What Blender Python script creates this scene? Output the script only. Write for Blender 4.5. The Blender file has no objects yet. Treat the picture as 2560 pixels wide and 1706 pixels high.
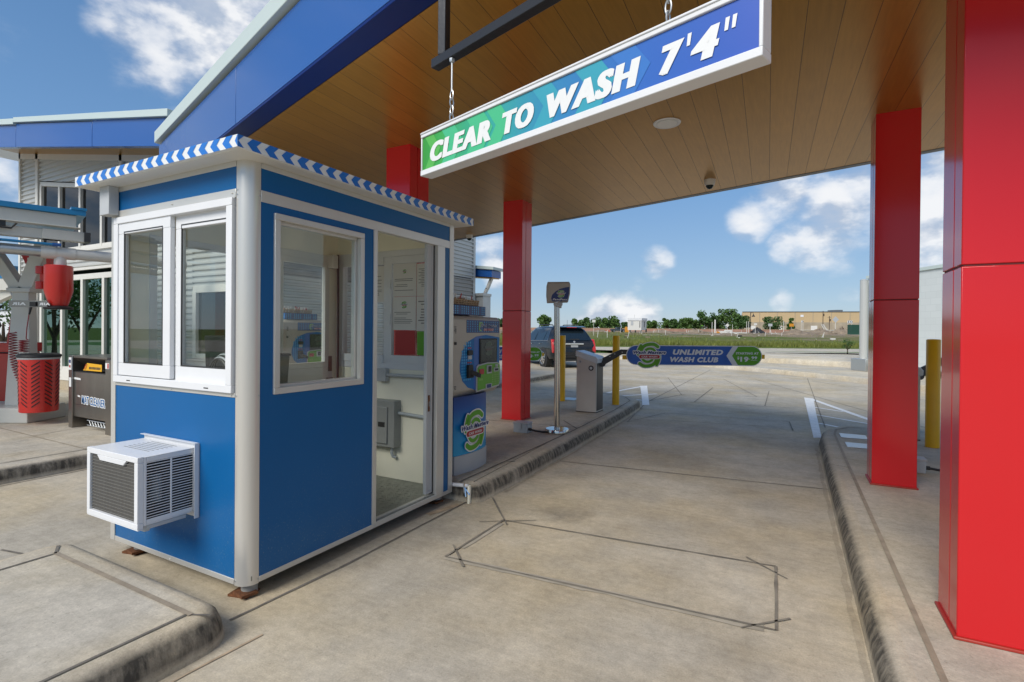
import bpy, bmesh, math, random
from math import sin, cos, tan, radians, pi, sqrt, atan2
from mathutils import Vector, Matrix
R = random.Random(7)
S = bpy.context.scene
COL = S.collection

# ------------------------------------------------------------------ camera
F, YAW, PITCH, ROLL, H = 1303.0, radians(28.1), -.0058, .0086, 1.45
fwd = Vector((-sin(YAW) * cos(PITCH), cos(YAW) * cos(PITCH), sin(PITCH)))
rt = Vector((cos(YAW), sin(YAW), 0)); up = rt.cross(fwd)
r2 = rt * cos(ROLL) + up * sin(ROLL); u2 = up * cos(ROLL) - rt * sin(ROLL)
cd = bpy.data.cameras.new('camera'); cam = bpy.data.objects.new('camera', cd); COL.objects.link(cam)
cd.sensor_width = 36; cd.lens = 36 * F / 2560; cd.shift_y = -17.4 / 2560
cd.clip_start = .05; cd.clip_end = 3000
cam.matrix_world = Matrix(((r2.x, u2.x, -fwd.x, 0), (r2.y, u2.y, -fwd.y, 0), (r2.z, u2.z, -fwd.z, H), (0, 0, 0, 1)))
S.camera = cam
FW = Vector((-sin(YAW), cos(YAW), 0)); RT = Vector((cos(YAW), sin(YAW), 0))   # level view axes, used as a survey frame

# ------------------------------------------------------------------ light, sky, exposure
SUN_EL, SUN_AZ = radians(40), radians(192)          # azimuth clockwise from +Y
sd = bpy.data.lights.new('sun', 'SUN'); so = bpy.data.objects.new('sun', sd); COL.objects.link(so)
sd.energy = 2.0; sd.angle = radians(30); sd.color = (1, .95, .88)
sdir = Vector((sin(SUN_AZ) * cos(SUN_EL), cos(SUN_AZ) * cos(SUN_EL), sin(SUN_EL)))
so.rotation_euler = sdir.to_track_quat('Z', 'Y').to_euler(); so.location = sdir * 60
S.view_settings.view_transform = 'Standard'; S.view_settings.look = 'None'
S.view_settings.exposure = .85; S.view_settings.gamma = 1

W = bpy.data.worlds.new('World'); S.world = W; W.use_nodes = True
nt = W.node_tree; N = nt.nodes; L = nt.links; N.clear()
def nn(kind, **kw):
    n = N.new(kind)
    for k, v in kw.items(): setattr(n, k, v)
    return n
def math_(op, a, b=None, clamp=False):
    n = nn('ShaderNodeMath', operation=op); n.use_clamp = clamp
    for i, x in enumerate((a, b)):
        if x is None: continue
        if isinstance(x, (int, float)): n.inputs[i].default_value = x
        else: L.new(x, n.inputs[i])
    return n.outputs[0]
sky = nn('ShaderNodeTexSky', sky_type='NISHITA', sun_disc=False)
sky.sun_elevation = SUN_EL; sky.sun_rotation = SUN_AZ; sky.air_density = 1.0; sky.dust_density = .2; sky.ozone_density = 3.0
hs = nn('ShaderNodeHueSaturation'); hs.inputs['Saturation'].default_value = 1.0; L.new(sky.outputs[0], hs.inputs['Color'])
bg = nn('ShaderNodeBackground'); bg.inputs['Strength'].default_value = .10; tc = nn('ShaderNodeTexCoord')
sxyz = nn('ShaderNodeSeparateXYZ'); L.new(tc.outputs['Generated'], sxyz.inputs[0])
mz = nn('ShaderNodeMapRange', interpolation_type='SMOOTHSTEP'); L.new(sxyz.outputs['Z'], mz.inputs['Value']); mz.inputs['From Min'].default_value = .02; mz.inputs['From Max'].default_value = .55; mz.inputs['To Min'].default_value = .82; mz.inputs['To Max'].default_value = .65
skm = nn('ShaderNodeMix', data_type='RGBA'); L.new(mz.outputs[0], skm.inputs['Factor']); L.new(hs.outputs[0], skm.inputs['A'])
hzr = nn('ShaderNodeValToRGB'); L.new(sxyz.outputs['Z'], hzr.inputs['Fac']); he = hzr.color_ramp.elements; he[0].position = .0; he[0].color = (.32, .45, .62, 1); he[1].position = .65; he[1].color = (.035, .16, .40, 1); hm = he.new(.25); hm.color = (.14, .31, .58, 1)
hsc = nn('ShaderNodeVectorMath', operation='SCALE'); L.new(hzr.outputs[0], hsc.inputs[0]); hsc.inputs['Scale'].default_value = 5.2
L.new(hsc.outputs[0], skm.inputs['B']); L.new(skm.outputs['Result'], bg.inputs['Color'])
nz = nn('ShaderNodeTexNoise'); nz.inputs['Scale'].default_value = 11; nz.inputs['Detail'].default_value = 10; nz.inputs['Roughness'].default_value = .54
mpz = nn('ShaderNodeMapping'); mpz.inputs['Scale'].default_value = (1, 1, 1.7); L.new(tc.outputs['Generated'], mpz.inputs[0]); L.new(mpz.outputs[0], nz.inputs['Vector'])
ofs = nn('ShaderNodeVectorMath', operation='ADD'); L.new(mpz.outputs[0], ofs.inputs[0]); ofs.inputs[1].default_value = (0, 0, .055)
nzs = nn('ShaderNodeTexNoise'); nzs.inputs['Scale'].default_value = 11; nzs.inputs['Detail'].default_value = 5; nzs.inputs['Roughness'].default_value = .5; L.new(ofs.outputs[0], nzs.inputs['Vector'])
nb = nn('ShaderNodeTexNoise'); nb.inputs['Scale'].default_value = 22; nb.inputs['Detail'].default_value = 6
L.new(tc.outputs['Generated'], nb.inputs['Vector'])
def skydir(u, v):
    x = (u - 1280) / F; y = -(v + 17.4 - 853) / F
    return (fwd + r2 * x + u2 * y).normalized()
# cloud banks: (pixel bearing in the photo used as sky bearing, angular size, weight)
clouds = [(500, 40, .17, 1.2), (430, 130, .09, 1.0), (530, 120, .10, 1.1), (330, 35, .07, .85), (600, 20, .10, .8), (690, 20, .06, .6), (300, 120, .06, .45),
          (1500, 800, .05, 1.2), (1550, 790, .06, 1.35), (1600, 790, .05, 1.35), (1570, 775, .045, 1.3), (1455, 815, .04, 1.0),
          (1235, 640, .06, 1.0), (1240, 690, .04, .7),
          (2060, 590, .09, 1.05), (1980, 610, .05, .85), (1880, 550, .055, .8), (1960, 490, .07, .9), (2110, 520, .10, 1.05), (2190, 470, .11, 1.1), (2330, 480, .13, 1.2), (2330, 580, .09, 1.0),
          (1640, 655, .045, .72), (1590, 710, .03, .5), (1955, 750, .03, .72), (2120, 740, .03, .5), (1470, 690, .03, .4), (60, 500, .07, .55), (20, 440, .06, .5),
          (-900, 300, .35, 1), (-2600, 500, .5, 1), (3600, 300, .5, 1), (1300, -2600, .4, .9)]
dens = None
for (u, v, r, w) in clouds:
    d = nn('ShaderNodeVectorMath', operation='DISTANCE'); L.new(tc.outputs['Generated'], d.inputs[0]); d.inputs[1].default_value = skydir(u, v)
    m = nn('ShaderNodeMapRange', interpolation_type='SMOOTHSTEP'); L.new(d.outputs['Value'], m.inputs['Value'])
    m.inputs['From Min'].default_value = r * 1.25; m.inputs['From Max'].default_value = r * .1; m.inputs['To Min'].default_value = 0; m.inputs['To Max'].default_value = w
    dens = m.outputs[0] if dens is None else math_('MAXIMUM', dens, m.outputs[0])
for k in range(8):                                    # the sky behind the photographer has clouds too
    a = radians(100 + k * 28) - YAW; e = radians(25 + 40 * R.random())
    d = nn('ShaderNodeVectorMath', operation='DISTANCE'); L.new(tc.outputs['Generated'], d.inputs[0]); d.inputs[1].default_value = (sin(a) * cos(e), cos(a) * cos(e), sin(e))
    m = nn('ShaderNodeMapRange', interpolation_type='SMOOTHSTEP'); L.new(d.outputs['Value'], m.inputs['Value'])
    m.inputs['From Min'].default_value = .45; m.inputs['From Max'].default_value = .05; m.inputs['To Min'].default_value = 0; m.inputs['To Max'].default_value = 1
    dens = math_('MAXIMUM', dens, m.outputs[0])
noisy = math_('ADD', math_('MULTIPLY', dens, .90), math_('MULTIPLY', math_('SUBTRACT', nz.outputs['Fac'], .50), 2.2))
noisy = math_('MULTIPLY', noisy, math_('MULTIPLY', dens, 2.5, True))
cm = nn('ShaderNodeMapRange', interpolation_type='SMOOTHSTEP'); L.new(noisy, cm.inputs['Value']); cm.inputs['From Min'].default_value = .16; cm.inputs['From Max'].default_value = 1.22
fac = math_('MULTIPLY', cm.outputs[0], .96)
crp = nn('ShaderNodeValToRGB'); crp.color_ramp.elements[0].position = .35; crp.color_ramp.elements[0].color = (.50, .57, .69, 1); crp.color_ramp.elements[1].position = .62; crp.color_ramp.elements[1].color = (.92, .93, .95, 1)
L.new(math_('ADD', math_('MULTIPLY', math_('SUBTRACT', nz.outputs['Fac'], nzs.outputs['Fac']), 1.6), math_('ADD', math_('MULTIPLY', nb.outputs['Fac'], .35), .36), True), crp.inputs['Fac'])
bgc = nn('ShaderNodeBackground'); bgc.inputs['Strength'].default_value = .56; L.new(crp.outputs[0], bgc.inputs['Color'])
mixw = nn('ShaderNodeMixShader'); L.new(fac, mixw.inputs[0]); L.new(bg.outputs[0], mixw.inputs[1]); L.new(bgc.outputs[0], mixw.inputs[2])
wo = nn('ShaderNodeOutputWorld'); L.new(mixw.outputs[0], wo.inputs[0])

# ------------------------------------------------------------------ materials
def mat(name, col, rough=.5, metal=0, spec=.5, var=0, vscale=6, fine=0, fscale=150, bump=0, bscale=80, coat=0, stretch=None, world=False):
    m = bpy.data.materials.new(name); m.use_nodes = True
    t = m.node_tree; b = t.nodes['Principled BSDF']
    b.inputs['Base Color'].default_value = (*col, 1); b.inputs['Roughness'].default_value = rough; b.inputs['Metallic'].default_value = metal
    b.inputs['Specular IOR Level'].default_value = spec; b.inputs['Coat Weight'].default_value = coat; b.inputs['Coat Roughness'].default_value = .06
    if var or fine or bump:
        c = t.nodes.new('ShaderNodeTexCoord'); g = t.nodes.new('ShaderNodeNewGeometry')
        src = g.outputs['Position'] if world else c.outputs['Object']
        if stretch:
            mp = t.nodes.new('ShaderNodeMapping'); mp.inputs['Scale'].default_value = stretch; t.links.new(src, mp.inputs[0]); src = mp.outputs[0]
        last = None
        for sc, am in ((vscale, var), (fscale, fine)):
            if not am: continue
            n = t.nodes.new('ShaderNodeTexNoise'); n.inputs['Scale'].default_value = sc; n.inputs['Detail'].default_value = 6; t.links.new(src, n.inputs['Vector'])
            r = t.nodes.new('ShaderNodeMapRange'); t.links.new(n.outputs['Fac'], r.inputs['Value'])
            r.inputs['From Min'].default_value = .25; r.inputs['From Max'].default_value = .75; r.inputs['To Min'].default_value = 1 - am; r.inputs['To Max'].default_value = 1 + am
            if last is None: last = r.outputs[0]
            else:
                k = t.nodes.new('ShaderNodeMath'); k.operation = 'MULTIPLY'; t.links.new(last, k.inputs[0]); t.links.new(r.outputs[0], k.inputs[1]); last = k.outputs[0]
        if last is not None:
            vm = t.nodes.new('ShaderNodeVectorMath'); vm.operation = 'SCALE'; vm.inputs[0].default_value = col; t.links.new(last, vm.inputs['Scale']); t.links.new(vm.outputs[0], b.inputs['Base Color'])
        if bump:
            n = t.nodes.new('ShaderNodeTexNoise'); n.inputs['Scale'].default_value = bscale; n.inputs['Detail'].default_value = 5; t.links.new(src, n.inputs['Vector'])
            bp = t.nodes.new('ShaderNodeBump'); bp.inputs['Strength'].default_value = bump; bp.inputs['Distance'].default_value = .01; t.links.new(n.outputs['Fac'], bp.inputs['Height']); t.links.new(bp.outputs[0], b.inputs['Normal'])
    return m

def concrete(name, col, dark=.0, streak=.10, big=.16, bump=.25, tyre=0.0, spots=()):
    """poured concrete: cloudy tone, broom streaks, speckle, small dark spots; tyre adds black rubber smears"""
    m = bpy.data.materials.new(name); m.use_nodes = True; t = m.node_tree; b = t.nodes['Principled BSDF']
    ln = t.links.new
    g = t.nodes.new('ShaderNodeNewGeometry').outputs['Position']
    def noise(sc, det, vec=g, rough=.55):
        n = t.nodes.new('ShaderNodeTexNoise'); n.inputs['Scale'].default_value = sc; n.inputs['Detail'].default_value = det; n.inputs['Roughness'].default_value = rough; ln(vec, n.inputs['Vector']); return n.outputs['Fac']
    def mapped(s):
        k = t.nodes.new('ShaderNodeMapping'); k.inputs['Scale'].default_value = s; ln(g, k.inputs[0]); return k.outputs[0]
    def rng(f, a, b_, c, d):
        r = t.nodes.new('ShaderNodeMapRange'); ln(f, r.inputs['Value'])
        for i, x in zip(('From Min', 'From Max', 'To Min', 'To Max'), (a, b_, c, d)): r.inputs[i].default_value = x
        return r.outputs[0]
    def mul(a, c):
        k = t.nodes.new('ShaderNodeMath'); k.operation = 'MULTIPLY'; ln(a, k.inputs[0]); ln(c, k.inputs[1]); return k.outputs[0]
    f = rng(noise(.55, 5), .3, .7, 1 - big, 1 + big)
    f = mul(f, rng(noise(4, 8, rough=.7), .3, .7, .82, 1.13)); f = mul(f, rng(noise(22, 6, rough=.75), .3, .7, .84, 1.12)); f = mul(f, rng(noise(48, 3, rough=.8), .62, .70, 1, .70)); f = mul(f, rng(noise(60, 3, mapped((1, 1, 1)), .8), .66, .74, 1, 1.22))
    f = mul(f, rng(noise(6, 6, mapped((.35, 5, 1)), .7), .3, .72, 1 + streak * .5, 1 - streak))
    f = mul(f, rng(noise(110, 5, rough=.75), .3, .7, .84, 1.15))
    f = mul(f, rng(noise(24, 6, mapped((.5, 2.4, 1)), .75), .66, .74, 1, .72))       # small dark smears
    f = mul(f, rng(noise(1.3, 8, rough=.7), .60, .74, 1, 1 - dark))                    # broad stains
    if spots:
        dn = noise(9, 7, rough=.72)
        for (sx, sy, r, amt) in spots:
            d = t.nodes.new('ShaderNodeVectorMath'); d.operation = 'DISTANCE'; ln(g, d.inputs[0]); d.inputs[1].default_value = (sx, sy, 0)
            k = t.nodes.new('ShaderNodeMath'); k.operation = 'MULTIPLY_ADD'; ln(dn, k.inputs[0]); k.inputs[1].default_value = r * 1.6; ln(d.outputs['Value'], k.inputs[2])
            f = mul(f, rng(k.outputs[0], r * 1.0, r * 1.75, 1 - amt, 1))
    hue = t.nodes.new('ShaderNodeMix'); hue.data_type = 'RGBA'; hue.inputs['A'].default_value = (*col, 1); hue.inputs['B'].default_value = (col[0] * 1.03, col[1] * .96, col[2] * .82, 1)
    ln(rng(noise(.9, 4), .4, .65, 0, 1), hue.inputs['Factor'])
    vm = t.nodes.new('ShaderNodeVectorMath'); vm.operation = 'SCALE'; ln(hue.outputs['Result'], vm.inputs[0]); ln(f, vm.inputs['Scale'])
    out = vm.outputs[0]
    if tyre:
        mx = t.nodes.new('ShaderNodeMix'); mx.data_type = 'RGBA'; ln(out, mx.inputs['A']); mx.inputs['B'].default_value = (.035, .032, .028, 1)
        sep = t.nodes.new('ShaderNodeSeparateXYZ'); ln(g, sep.inputs[0])
        zz = rng(sep.outputs['Z'], .02, .05, .15, 1)
        zt = rng(sep.outputs['Z'], .118, .147, 1, .0)
        k = mul(rng(noise(2.6, 8, mapped((1, 1, .6)), .68), .28, .47, .38, tyre), rng(noise(26, 4, mapped((1, 1, .12)), .6), .35, .6, .55, 1.0))
        ln(mul(mul(k, zt), zz), mx.inputs['Factor']); out = mx.outputs['Result']
    ln(out, b.inputs['Base Color'])
    b.inputs['Roughness'].default_value = .82; b.inputs['Specular IOR Level'].default_value = .3
    bp = t.nodes.new('ShaderNodeBump'); bp.inputs['Strength'].default_value = bump; bp.inputs['Distance'].default_value = .006; ln(noise(60, 6, rough=.7), bp.inputs['Height']); ln(bp.outputs[0], b.inputs['Normal'])
    return m

def glass(name, tint=(.9, .95, .93), refl=1.0, base=.03, gcol=(1, 1, 1)):
    m = bpy.data.materials.new(name); m.use_nodes = True; t = m.node_tree; t.nodes.clear()
    o = t.nodes.new('ShaderNodeOutputMaterial'); mx = t.nodes.new('ShaderNodeMixShader'); tr = t.nodes.new('ShaderNodeBsdfTransparent'); gl = t.nodes.new('ShaderNodeBsdfGlossy')
    tr.inputs[0].default_value = (*tint, 1); gl.inputs['Roughness'].default_value = .0; gl.inputs[0].default_value = (*gcol, 1)
    gm = t.nodes.new('ShaderNodeNewGeometry'); dt = t.nodes.new('ShaderNodeVectorMath'); dt.operation = 'DOT_PRODUCT'; t.links.new(gm.outputs['Incoming'], dt.inputs[0]); t.links.new(gm.outputs['Normal'], dt.inputs[1])
    def mo(op, a, c):
        k = t.nodes.new('ShaderNodeMath'); k.operation = op; k.use_clamp = op == 'MULTIPLY_ADD'
        for i, x in enumerate((a, c) if not isinstance(c, tuple) else (a, *c)):
            if isinstance(x, (int, float)): k.inputs[i].default_value = x
            else: t.links.new(x, k.inputs[i])
        return k.outputs[0]
    sch = mo('POWER', mo('SUBTRACT', 1, mo('ABSOLUTE', dt.outputs['Value'], 0)), 5)
    t.links.new(mo('MULTIPLY_ADD', sch, (refl, base)), mx.inputs[0]); t.links.new(tr.outputs[0], mx.inputs[1]); t.links.new(gl.outputs[0], mx.inputs[2]); t.links.new(mx.outputs[0], o.inputs[0])
    return m

def ramp_mat(name, axis, lo, hi, stops, rough=.35, spec=.5):
    """a printed colour gradient along one axis of the object"""
    m = bpy.data.materials.new(name); m.use_nodes = True; t = m.node_tree; b = t.nodes['Principled BSDF']
    c = t.nodes.new('ShaderNodeTexCoord'); s = t.nodes.new('ShaderNodeSeparateXYZ'); t.links.new(c.outputs['Object'], s.inputs[0])
    r = t.nodes.new('ShaderNodeMapRange'); t.links.new(s.outputs[axis], r.inputs['Value']); r.inputs['From Min'].default_value = lo; r.inputs['From Max'].default_value = hi
    k = t.nodes.new('ShaderNodeValToRGB'); t.links.new(r.outputs[0], k.inputs['Fac'])
    e = k.color_ramp.elements
    while len(e) < len(stops): e.new(.5)
    for el, (p, cc) in zip(e, stops): el.position = p; el.color = (*cc, 1)
    t.links.new(k.outputs[0], b.inputs['Base Color']); b.inputs['Roughness'].default_value = rough; b.inputs['Specular IOR Level'].default_value = spec
    return m

M = {}
M['pave'] = concrete('lane_concrete', (.475, .432, .352), dark=.2, big=.18, spots=((-1.55, 3.85, .30, .32), (-1.2, 4.6, .5, .16), (-1.0, 6.2, .9, .14), (-.9, 8.0, .8, .14), (-2.1, 3.1, .3, .12), (-.25, 2.55, .3, .14), (-1.0, 1.5, .45, .08), (.05, 4.4, .35, .1), (-2.7, 2.2, .35, .15), (-1.9, 5.0, .25, .2)))
M['far'] = concrete('far_concrete', (.52, .485, .41), dark=.1, streak=.14)
M['island'] = concrete('island_concrete', (.49, .45, .375), dark=.16, streak=.08)
M['kerb'] = concrete('kerb_concrete', (.50, .45, .365), dark=.2, streak=.05, bump=.5, tyre=.93)
M['kerbc'] = concrete('kerb_clean', (.52, .48, .40), dark=.25, streak=.05, bump=.4)
M['joint'] = mat('joint_filler', (.16, .145, .12), .9, var=.3, vscale=20)
M['seal'] = mat('tan_sealant', (.30, .25, .185), .75, var=.2, vscale=12, bump=.2)
M['saw'] = mat('sawcut', (.205, .185, .15), .9, var=.4, vscale=9)
M['smudge'] = mat('sawcut_stain', (.37, .335, .27), .9, var=.25, vscale=7)
M['paint'] = mat('road_paint', (.80, .80, .77), .7, var=.12, vscale=10, fine=.12, fscale=60)
M['red'] = mat('red_panel', (.57, .013, .018), .18, spec=.45, fine=.03, fscale=300, coat=.12, bump=.05, bscale=1.6)
M['redseal'] = mat('red_sealant', (.34, .03, .018), .5)
M['groove'] = mat('red_groove', (.12, .01, .01), .6)
M['fascia'] = mat('blue_fascia', (.012, .090, .33), .26, spec=.55, fine=.03, fscale=200, coat=.15)
M['fasciad'] = mat('blue_fascia_seam', (.012, .03, .16), .4)
M['cap'] = mat('pale_cap', (.52, .60, .57), .35, spec=.4)
M['graytrim'] = mat('gray_trim', (.12, .13, .14), .4)
M['kblue'] = mat('booth_blue', (.003, .105, .30), .34, spec=.28, var=.03, vscale=3, fine=.02)
def specks(m, zlo, zhi, col):
    t = m.node_tree; b = t.nodes['Principled BSDF']; src = b.inputs['Base Color'].links[0].from_socket
    g = t.nodes.new('ShaderNodeNewGeometry').outputs['Position']; n = t.nodes.new('ShaderNodeTexNoise'); n.inputs['Scale'].default_value = 95; n.inputs['Detail'].default_value = 3; t.links.new(g, n.inputs['Vector'])
    n2 = t.nodes.new('ShaderNodeTexNoise'); n2.inputs['Scale'].default_value = 4; n2.inputs['Detail'].default_value = 5; t.links.new(g, n2.inputs['Vector'])
    sz = t.nodes.new('ShaderNodeSeparateXYZ'); t.links.new(g, sz.inputs[0])
    def rg(f, a, c, d, e_):
        r = t.nodes.new('ShaderNodeMapRange'); t.links.new(f, r.inputs['Value'])
        for i, x in zip(('From Min', 'From Max', 'To Min', 'To Max'), (a, c, d, e_)): r.inputs[i].default_value = x
        return r.outputs[0]
    def ml(a, c):
        k = t.nodes.new('ShaderNodeMath'); k.operation = 'MULTIPLY'; t.links.new(a, k.inputs[0]); t.links.new(c, k.inputs[1]); return k.outputs[0]
    fz_ = rg(sz.outputs['Z'], zlo, zhi, 1, 0); k = ml(ml(rg(n.outputs['Fac'], .60, .68, 0, .8), fz_), rg(n2.outputs['Fac'], .35, .6, .2, 1))
    film = ml(rg(sz.outputs['Z'], zlo - .02, zlo + .28, .28, 0), rg(n2.outputs['Fac'], .3, .7, .2, 1))
    ad = t.nodes.new('ShaderNodeMath'); ad.operation = 'ADD'; ad.use_clamp = True; t.links.new(k, ad.inputs[0]); t.links.new(film, ad.inputs[1])
    mx = t.nodes.new('ShaderNodeMix'); mx.data_type = 'RGBA'; t.links.new(src, mx.inputs['A']); mx.inputs['B'].default_value = (*col, 1); t.links.new(ad.outputs[0], mx.inputs['Factor']); t.links.new(mx.outputs['Result'], b.inputs['Base Color'])
specks(M['kblue'], .1, .75, (.10, .20, .30))
M['alu'] = mat('painted_aluminium', (.60, .59, .55), .30, metal=.35, var=.03)
M['post'] = mat('satin_post', (.64, .62, .57), .28, metal=.45)
M['white'] = mat('white_vinyl', (.72, .73, .74), .3, spec=.4, var=.02)
M['offwhite'] = mat('offwhite', (.68, .67, .62), .45, var=.03)
M['cream'] = mat('cream_wall', (.88, .85, .70), .5, var=.03, vscale=4)
M['chevblue'] = mat('chevron_blue', (.014, .165, .56), .3)
M['plate'] = mat('diamond_plate', (.27, .285, .26), .4, metal=.6, var=.2, vscale=15)
M['gray'] = mat('gray_steel', (.29, .30, .29), .45, var=.04)
M['graylt'] = mat('light_gray_steel', (.45, .47, .48), .4, var=.04)
M['pvc'] = mat('gray_pvc', (.42, .46, .48), .5)
M['dark'] = mat('dark_gray', (.035, .035, .035), .45)
M['black'] = mat('black_rubber', (.015, .015, .015), .55)
M['blackst'] = mat('black_steel', (.02, .022, .026), .35, metal=.2, bump=.1, bscale=40)
M['steel'] = mat('stainless', (.55, .54, .51), .16, metal=1, var=.05, stretch=(1, 1, .1))
M['brush'] = mat('brushed_stainless', (.27, .25, .225), .28, metal=.9, var=.14, vscale=4, fine=.08, fscale=120, stretch=(1, 1, .08))
M['chrome'] = mat('chrome', (.75, .75, .75), .1, metal=1)
M['galv'] = mat('galvanised', (.52, .54, .54), .35, metal=.8)
M['rust'] = mat('rust', (.13, .05, .018), .9, var=.6, vscale=25, bump=.5)
M['fin'] = mat('condenser_fins', (.13, .125, .115), .5, metal=.5, var=.2, vscale=30, stretch=(3, 1, .1))
M['yellow'] = mat('bollard_yellow', (.80, .44, .005), .38, var=.06, vscale=5)
M['gate'] = mat('gate_silver', (.58, .56, .51), .42, metal=.15, var=.04)
M['gatelid'] = mat('gate_lid', (.60, .66, .70), .35, metal=.1)
M['head'] = mat('gray_plastic', (.42, .395, .345), .45, var=.05, fine=.05)
M['paper'] = mat('paper', (.72, .70, .66), .7, var=.02)
M['ink'] = mat('ink_gray', (.22, .21, .20), .8)
M['navy'] = mat('navy_print', (.014, .036, .17), .4)
M['green'] = mat('green_print', (.11, .36, .012), .4)
M['lime'] = mat('lime_print', (.24, .45, .10), .4)
M['redp'] = mat('red_print', (.42, .02, .02), .4)
M['whitep'] = mat('white_print', (.74, .75, .74), .4)
M['panelblue'] = mat('panel_blue', (.024, .115, .44), .4, var=.15, vscale=5)
M['sky1'] = mat('cyan_print', (.006, .15, .44), .4, spec=.25)
M['dot'] = mat('dot_print', (.04, .36, .70), .35)
M['screen'] = mat('screen_glass', (.010, .020, .022), .2, spec=.3)
M['tube'] = mat('lamp_lens', (.80, .80, .78), .4)
M['teal'] = mat('teal_edge', (.015, .20, .42), .35)
M['vacwhite'] = mat('vac_white', (.60, .59, .53), .4, var=.04)
M['vacred'] = mat('vac_red', (.60, .028, .02), .28, coat=.2)
M['hose'] = mat('red_hose', (.22, .012, .018), .4)
M['side'] = mat('siding_light', (.54, .545, .52), .42, metal=.2, var=.03)
M['sideg'] = mat('siding_gray', (.33, .32, .30), .42, metal=.2, var=.03)
M['plinth'] = concrete('plinth', (.45, .40, .32), dark=.1)
M['intr'] = mat('dim_interior', (.10, .11, .10), .8)
M['glass'] = glass('booth_glass', (.95, .97, .96), .75, .035)
M['shopglass'] = glass('shop_glass', (.22, .38, .31), .7, .30, (.55, .80, .70))
M['darkglass'] = glass('dark_glass', (.07, .075, .10), .6, .07)
M['carglass'] = mat('car_glass', (.012, .02, .026), .04, spec=.9)
M['carpaint'] = mat('car_paint', (.010, .012, .016), .14, spec=.4, coat=.25)
M['cartrim'] = mat('car_trim', (.02, .02, .02), .5)
M['tail'] = mat('tail_lamp', (.55, .012, .015), .12, coat=.6)
M['plateg'] = mat('license_plate', (.42, .43, .42), .4)
M['tan'] = mat('warehouse_tan', (.50, .375, .21), .7, var=.05, vscale=.1, world=True)
M['tand'] = mat('warehouse_base', (.34, .29, .21), .7, var=.25, vscale=.3, world=True)
M['brick'] = mat('brick_red', (.38, .22, .16), .85, var=.2, vscale=.5, world=True)
M['dirt'] = mat('bare_dirt', (.24, .19, .14), .95, var=.35, vscale=1.2, bump=.5, bscale=3, world=True)
M['bark'] = mat('bark', (.09, .065, .045), .9, var=.3)
M['leaf'] = mat('leaf', (.075, .145, .028), .55, var=.5, vscale=.9)
M['leaf2'] = mat('leaf_dark', (.05, .11, .022), .55, var=.5, vscale=.9)
M['blade'] = mat('grass_blade', (.135, .155, .022), .6, var=.45, vscale=.6, world=True)
M['lawn'] = mat('lawn', (.07, .15, .02), .8, var=.3, vscale=2, bump=.6, bscale=20, world=True)
M['orange'] = mat('orange_sign', (.62, .26, .02), .5)
M['utilg'] = mat('utility_green', (.02, .07, .045), .5)
M['yellowp'] = mat('yellow_label', (.75, .40, .01), .4)

def soffit_mat():
    m = bpy.data.materials.new('woodgrain_soffit'); m.use_nodes = True; t = m.node_tree; b = t.nodes['Principled BSDF']; ln = t.links.new
    g = t.nodes.new('ShaderNodeNewGeometry').outputs['Position']
    mp = t.nodes.new('ShaderNodeMapping'); mp.inputs['Rotation'].default_value = (0, 0, radians(-2)); ln(g, mp.inputs[0])
    s = t.nodes.new('ShaderNodeSeparateXYZ'); ln(mp.outputs[0], s.inputs[0])
    def mt(op, a, c):
        k = t.nodes.new('ShaderNodeMath'); k.operation = op
        for i, x in enumerate((a, c)):
            if isinstance(x, (int, float)): k.inputs[i].default_value = x
            else: ln(x, k.inputs[i])
        return k.outputs[0]
    q = mt('DIVIDE', s.outputs['X'], .19); fr = mt('FRACT', q, 0); idx = mt('FLOOR', q, 0)
    line = mt('LESS_THAN', fr, .022)
    wn = t.nodes.new('ShaderNodeTexWhiteNoise'); wn.noise_dimensions = '1D'; ln(idx, wn.inputs['W'])
    mp2 = t.nodes.new('ShaderNodeMapping'); mp2.inputs['Scale'].default_value = (60, 4, 1); ln(g, mp2.inputs[0])
    n = t.nodes.new('ShaderNodeTexNoise'); n.inputs['Scale'].default_value = 1; n.inputs['Detail'].default_value = 6; ln(mp2.outputs[0], n.inputs['Vector'])
    n2 = t.nodes.new('ShaderNodeTexNoise'); n2.inputs['Scale'].default_value = 3; n2.inputs['Detail'].default_value = 4; ln(g, n2.inputs['Vector'])
    f = mt('ADD', mt('MULTIPLY', n.outputs['Fac'], .34), mt('ADD', mt('MULTIPLY', wn.outputs['Value'], .10), mt('MULTIPLY', n2.outputs['Fac'], .12)))
    f = mt('ADD', f, .66); f = mt('MULTIPLY', f, mt('SUBTRACT', 1, mt('MULTIPLY', line, .72)))
    vm = t.nodes.new('ShaderNodeVectorMath'); vm.operation = 'SCALE'; vm.inputs[0].default_value = (.47, .235, .036); b.inputs['Metallic'].default_value = .55; ln(f, vm.inputs['Scale']); ln(vm.outputs[0], b.inputs['Base Color'])
    b.inputs['Roughness'].default_value = .30; b.inputs['Specular IOR Level'].default_value = .4; b.inputs['Coat Weight'].default_value = .0; b.inputs['Coat Roughness'].default_value = .12
    bp = t.nodes.new('ShaderNodeBump'); bp.inputs['Strength'].default_value = .5; bp.inputs['Distance'].default_value = .004; bp.invert = True; ln(line, bp.inputs['Height']); ln(bp.outputs[0], b.inputs['Normal'])
    return m
M['soffit'] = soffit_mat()

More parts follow.
